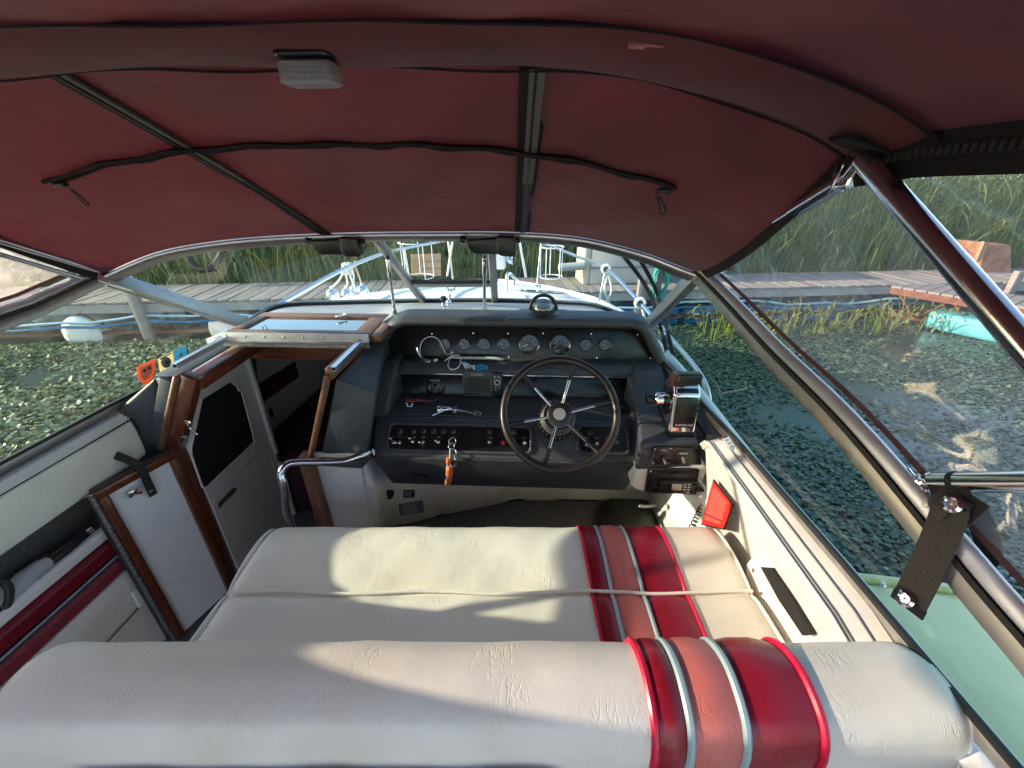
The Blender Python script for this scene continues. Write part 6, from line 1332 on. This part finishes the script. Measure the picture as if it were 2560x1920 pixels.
# finger dock on the right
fg = thing('finger_dock', 'rusty framed finger dock on a turquoise float', 'dock', (6.0, 5.4, WZ)); f0_ = dk(5.6, 0, -.02); fdir = Vector((.55, -.83, 0)).normalized(); fs_ = Vector((fdir.y, -fdir.x, 0)) * -1
for s_ in (0, .7): MB().bar([f0_ + fs_ * s_ - ZA * .05, f0_ + fs_ * s_ + fdir * 5 - ZA * .05], .06, .10, ZA).build('side_beam', RUST, fg); MB().bar([f0_ + fs_ * s_ - ZA * .40, f0_ + fs_ * s_ + fdir * 5 - ZA * .40], .05, .05, ZA).build('lower_beam', RUST, fg)
for k in range(8): MB().tube([f0_ + fdir * (.1 + .62 * k) - ZA * .06, f0_ + fdir * (.40 + .62 * k) - ZA * .40, f0_ + fdir * (.7 + .62 * k) - ZA * .06], .014, 6).build('brace', RUST, fg)
for k in range(34):
    MB().bar([f0_ + fdir * (.07 + .145 * k) + ZA * .012 - fs_ * .05, f0_ + fdir * (.07 + .145 * k) + ZA * .012 + fs_ * .75], .13, .03, ZA).build('plank', OLDW, fg)
for k in (1.0, 2.4): MB().box(f0_ + fdir * k - ZA * .36 + fs_ * .2, (.9, .55, .26), (fdir, fs_, ZA)).build('float', TURQ, fg, bevel=.05, seg=3)
bx = thing('brick_crate', 'faded orange brown crate standing on the bank beyond the dock', 'crate', WP(2470, 690, dk(0, .7), dy_)); q = [WP(u, v, dk(0, .7), dy_) for u, v in ((2445, 698), (2530, 698), (2530, 612), (2462, 606))]
MB().prism(q, dy_ * .5).build('body', mat('crate_orange', (.34, .17, .10), .8, var=(6, .4)), bx, bevel=.03); MB().prism([WP(u, v, dk(0, .64), dy_) for u, v in ((2440, 655), (2450, 655), (2476, 606), (2462, 604))], dy_ * .05).build('corner_board', mat('crate_edge', (.42, .22, .13), .8), bx)

# dark tie-down webbing outside the windshield, and a corrugated hose over the dock edge
for k, (pa, pb, pc_, lab) in enumerate((((1553, 632), (1628, 742), (1672, 905), 'dark tie down strap outside the windshield, the one nearer the compass'), ((1598, 645), (1648, 748), (1690, 925), 'dark tie down strap outside the windshield, the one nearer the green rope'))):
    P = [W(*pa, Y=1.74), W(*pb, Y=1.80), W(*pc_, X=.655)]
    tag(shift_origin(MB().bar(spline(P, 8), .016, .003, (-.4, -.8, .3)).build('tie_down_strap', WEB)), lab, 'strap')
hs = thing('corrugated_hose', 'black corrugated hose curling out of the reeds above the dock', 'hose', up_(520, 700, .95)); hp_ = spline([up_(470, 640, .9), up_(485, 664, .85), up_(510, 674, .82), up_(538, 660, .85), up_(556, 628, .9), up_(566, 590, .95)], 8)
MB().tube(hp_, .042, 10).build('hose', RUB, hs)
cg = MB()
for k in range(46):
    p_, q_ = along(hp_, k / 46), along(hp_, k / 46 + .008); cg.tube([p_, q_], .050, 10)
cg.build('corrugations', RUB, hs)

# ================================================================== PLANTS
def blades(N, xr, yr, zb, hr, wr, lean, seg=5, seed=1, base_fn=None, clump=0):
    g = np.random.default_rng(seed); x = g.uniform(*xr, N); y = g.uniform(*yr, N)
    if base_fn is not None: y = y + base_fn(x)
    h = g.uniform(*hr, N); w = g.uniform(*wr, N); az = g.uniform(0, 2 * np.pi, N); ln = g.uniform(*lean, N); fa = g.uniform(0, 2 * np.pi, N)
    t = np.linspace(0, 1, seg + 1); V = np.zeros((N, seg + 1, 2, 3)); bend = ln[:, None] * h[:, None] * t[None] ** 2.2
    px = x[:, None] + np.cos(az)[:, None] * bend; py = y[:, None] + np.sin(az)[:, None] * bend; pz = zb + h[:, None] * (t[None] - .28 * ln[:, None] * t[None] ** 2.6)
    wid = w[:, None] * (1 - t[None] ** 1.8) * .5 + .0008
    for s_, sg in ((0, -1), (1, 1)):
        V[:, :, s_, 0] = px + sg * wid * np.cos(fa)[:, None]; V[:, :, s_, 1] = py + sg * wid * np.sin(fa)[:, None]; V[:, :, s_, 2] = pz
    n = N * (seg + 1) * 2; b = np.arange(N)[:, None] * (seg + 1) * 2 + np.arange(seg)[None] * 2
    F = np.stack([b, b + 1, b + 3, b + 2], -1).reshape(-1, 4); return V.reshape(n, 3), F
def leaves_on(N, xr, yr, zr, lr, wr, seed, base_fn):
    """long reed leaves leaving a stem: arching ribbons starting at a height"""
    g = np.random.default_rng(seed); x = g.uniform(*xr, N); y = g.uniform(*yr, N) + base_fn(x); z0 = g.uniform(*zr, N); L = g.uniform(*lr, N); w = g.uniform(*wr, N); az = g.uniform(0, 2 * np.pi, N)
    seg = 4; t = np.linspace(0, 1, seg + 1); up = g.uniform(.4, 1.1, N); V = np.zeros((N, seg + 1, 2, 3))
    r_ = L[:, None] * t[None] * .8; zz = z0[:, None] + L[:, None] * (up[:, None] * t[None] - .85 * t[None] ** 2.1 * g.uniform(.5, 1.3, N)[:, None])
    wid = w[:, None] * np.sin(np.pi * np.clip(t[None] * .85 + .15, 0, 1)) * .5 + .0006
    for s_, sg in ((0, -1), (1, 1)):
        V[:, :, s_, 0] = x[:, None] + np.cos(az)[:, None] * r_ - sg * wid * np.sin(az)[:, None]; V[:, :, s_, 1] = y[:, None] + np.sin(az)[:, None] * r_ + sg * wid * np.cos(az)[:, None]; V[:, :, s_, 2] = zz
    b = np.arange(N)[:, None] * (seg + 1) * 2 + np.arange(seg)[None] * 2
    return V.reshape(-1, 3), np.stack([b, b + 1, b + 3, b + 2], -1).reshape(-1, 4)
def joined(parts):
    Vs, Fs, o = [], [], 0
    for V, F in parts: Vs.append(V); Fs.append(F + o); o += len(V)
    return np.concatenate(Vs), np.concatenate(Fs)
slope = lambda x: .139 * x
REED = leaf_mat('reed_leaf', (.11, .17, .05), (.32, .38, .12), .38, .42, (.55, .46, .20))
V, F = joined([blades(5200, (-13, 14), (7.2, 10.0), -.1, (1.7, 2.9), (.010, .020), (.02, .25), 5, 3, slope), leaves_on(17000, (-13, 14), (7.1, 9.8), (0.0, 2.2), (.45, 1.0), (.018, .040), 4, slope), blades(2500, (-13, 14), (7.0, 7.5), -.1, (.5, 1.6), (.010, .018), (.1, .6), 5, 5, slope)])
kind(bulk('reed_bed', V, F, REED), 'stuff')
GRASSY = leaf_mat('bank_grass', (.11, .17, .03), (.30, .30, .07), .5, .35)
V, F = joined([blades(1500, (-12, 13), (6.95, 7.10), .0, (.12, .5), (.006, .012), (.1, .8), 4, 6, slope), blades(260, (2.4, 8), (5.0, 5.75), WZ, (.2, .6), (.008, .02), (.1, .7), 4, 8, slope), leaves_on(700, (2.2, 8.5), (4.9, 5.75), (WZ, WZ + .4), (.10, .22), (.012, .03), 9, slope)])
kind(bulk('bank_weeds', V, F, GRASSY), 'stuff')
# floating leaves on the water: small tilted pads, thick on the port side, finer to starboard
def pads(N, xr, yr, sr, tilt, seed, zj=.02, mask=None, squash=1.0):
    g = np.random.default_rng(seed); x = g.uniform(*xr, N); y = g.uniform(*yr, N)
    if mask is not None:
        k = mask(x, y, g); x, y = x[k], y[k]; N = len(x)
    r = g.uniform(*sr, N); az = g.uniform(0, 2 * np.pi, N); ta = np.clip(np.abs(g.normal(0, tilt, N)), 0, .8); td = g.uniform(0, 2 * np.pi, N); z = WZ + .006 + np.abs(g.normal(0, zj, N))
    ang = np.array([0, 60, 120, 180, 240, 300]) * np.pi / 180; V = np.zeros((N, 6, 3)); rad = np.array([1.15, .92, .9, .75, .9, .92])
    for k in range(6):
        a = az + ang[k]; lx_ = r * rad[k] * np.cos(a); ly = r * rad[k] * np.sin(a) * squash; V[:, k, 0] = x + lx_; V[:, k, 1] = y + ly
        V[:, k, 2] = z + (lx_ * np.cos(td) + ly * np.sin(td)) * np.tan(ta) + (.12 * r if k % 2 else 0)
    V[:, :, 2] = np.maximum(V[:, :, 2], WZ + .004)
    b = np.arange(N)[:, None] * 6; return V.reshape(-1, 3), np.concatenate([b + np.array([[0, 1, 2, 3]]), b + np.array([[0, 3, 4, 5]])])
def mask(x, y, g): 
    n = np.sin(x * 2.1 + 1.3 * np.sin(y * 1.7)) * np.sin(y * 2.6 + 1.1 * np.sin(x * 1.9)); return (g.uniform(-.5, 1.0, len(x)) < n + .45) & (y < 5.8 + .139 * x) & ~((x > -1.7) & (x < .9))
PAD = leaf_mat('floating_leaf', (.085, .125, .06), (.25, .29, .135), .14, .12, (.52, .50, .36))
V, F = pads(100000, (-9.0, -1.5), (.2, 5.8), (.013, .033), .55, 21, .016, mask); kind(bulk('floating_leaves', V, F, PAD), 'stuff')
PAD2 = leaf_mat('floating_leaf_fine', (.05, .095, .085), (.14, .20, .12), .30, .15)
V, F = pads(120000, (.85, 9.0), (.2, 6.8), (.010, .027), .28, 22, .01, mask, .8); kind(bulk('water_weed', V, F, PAD2), 'stuff')
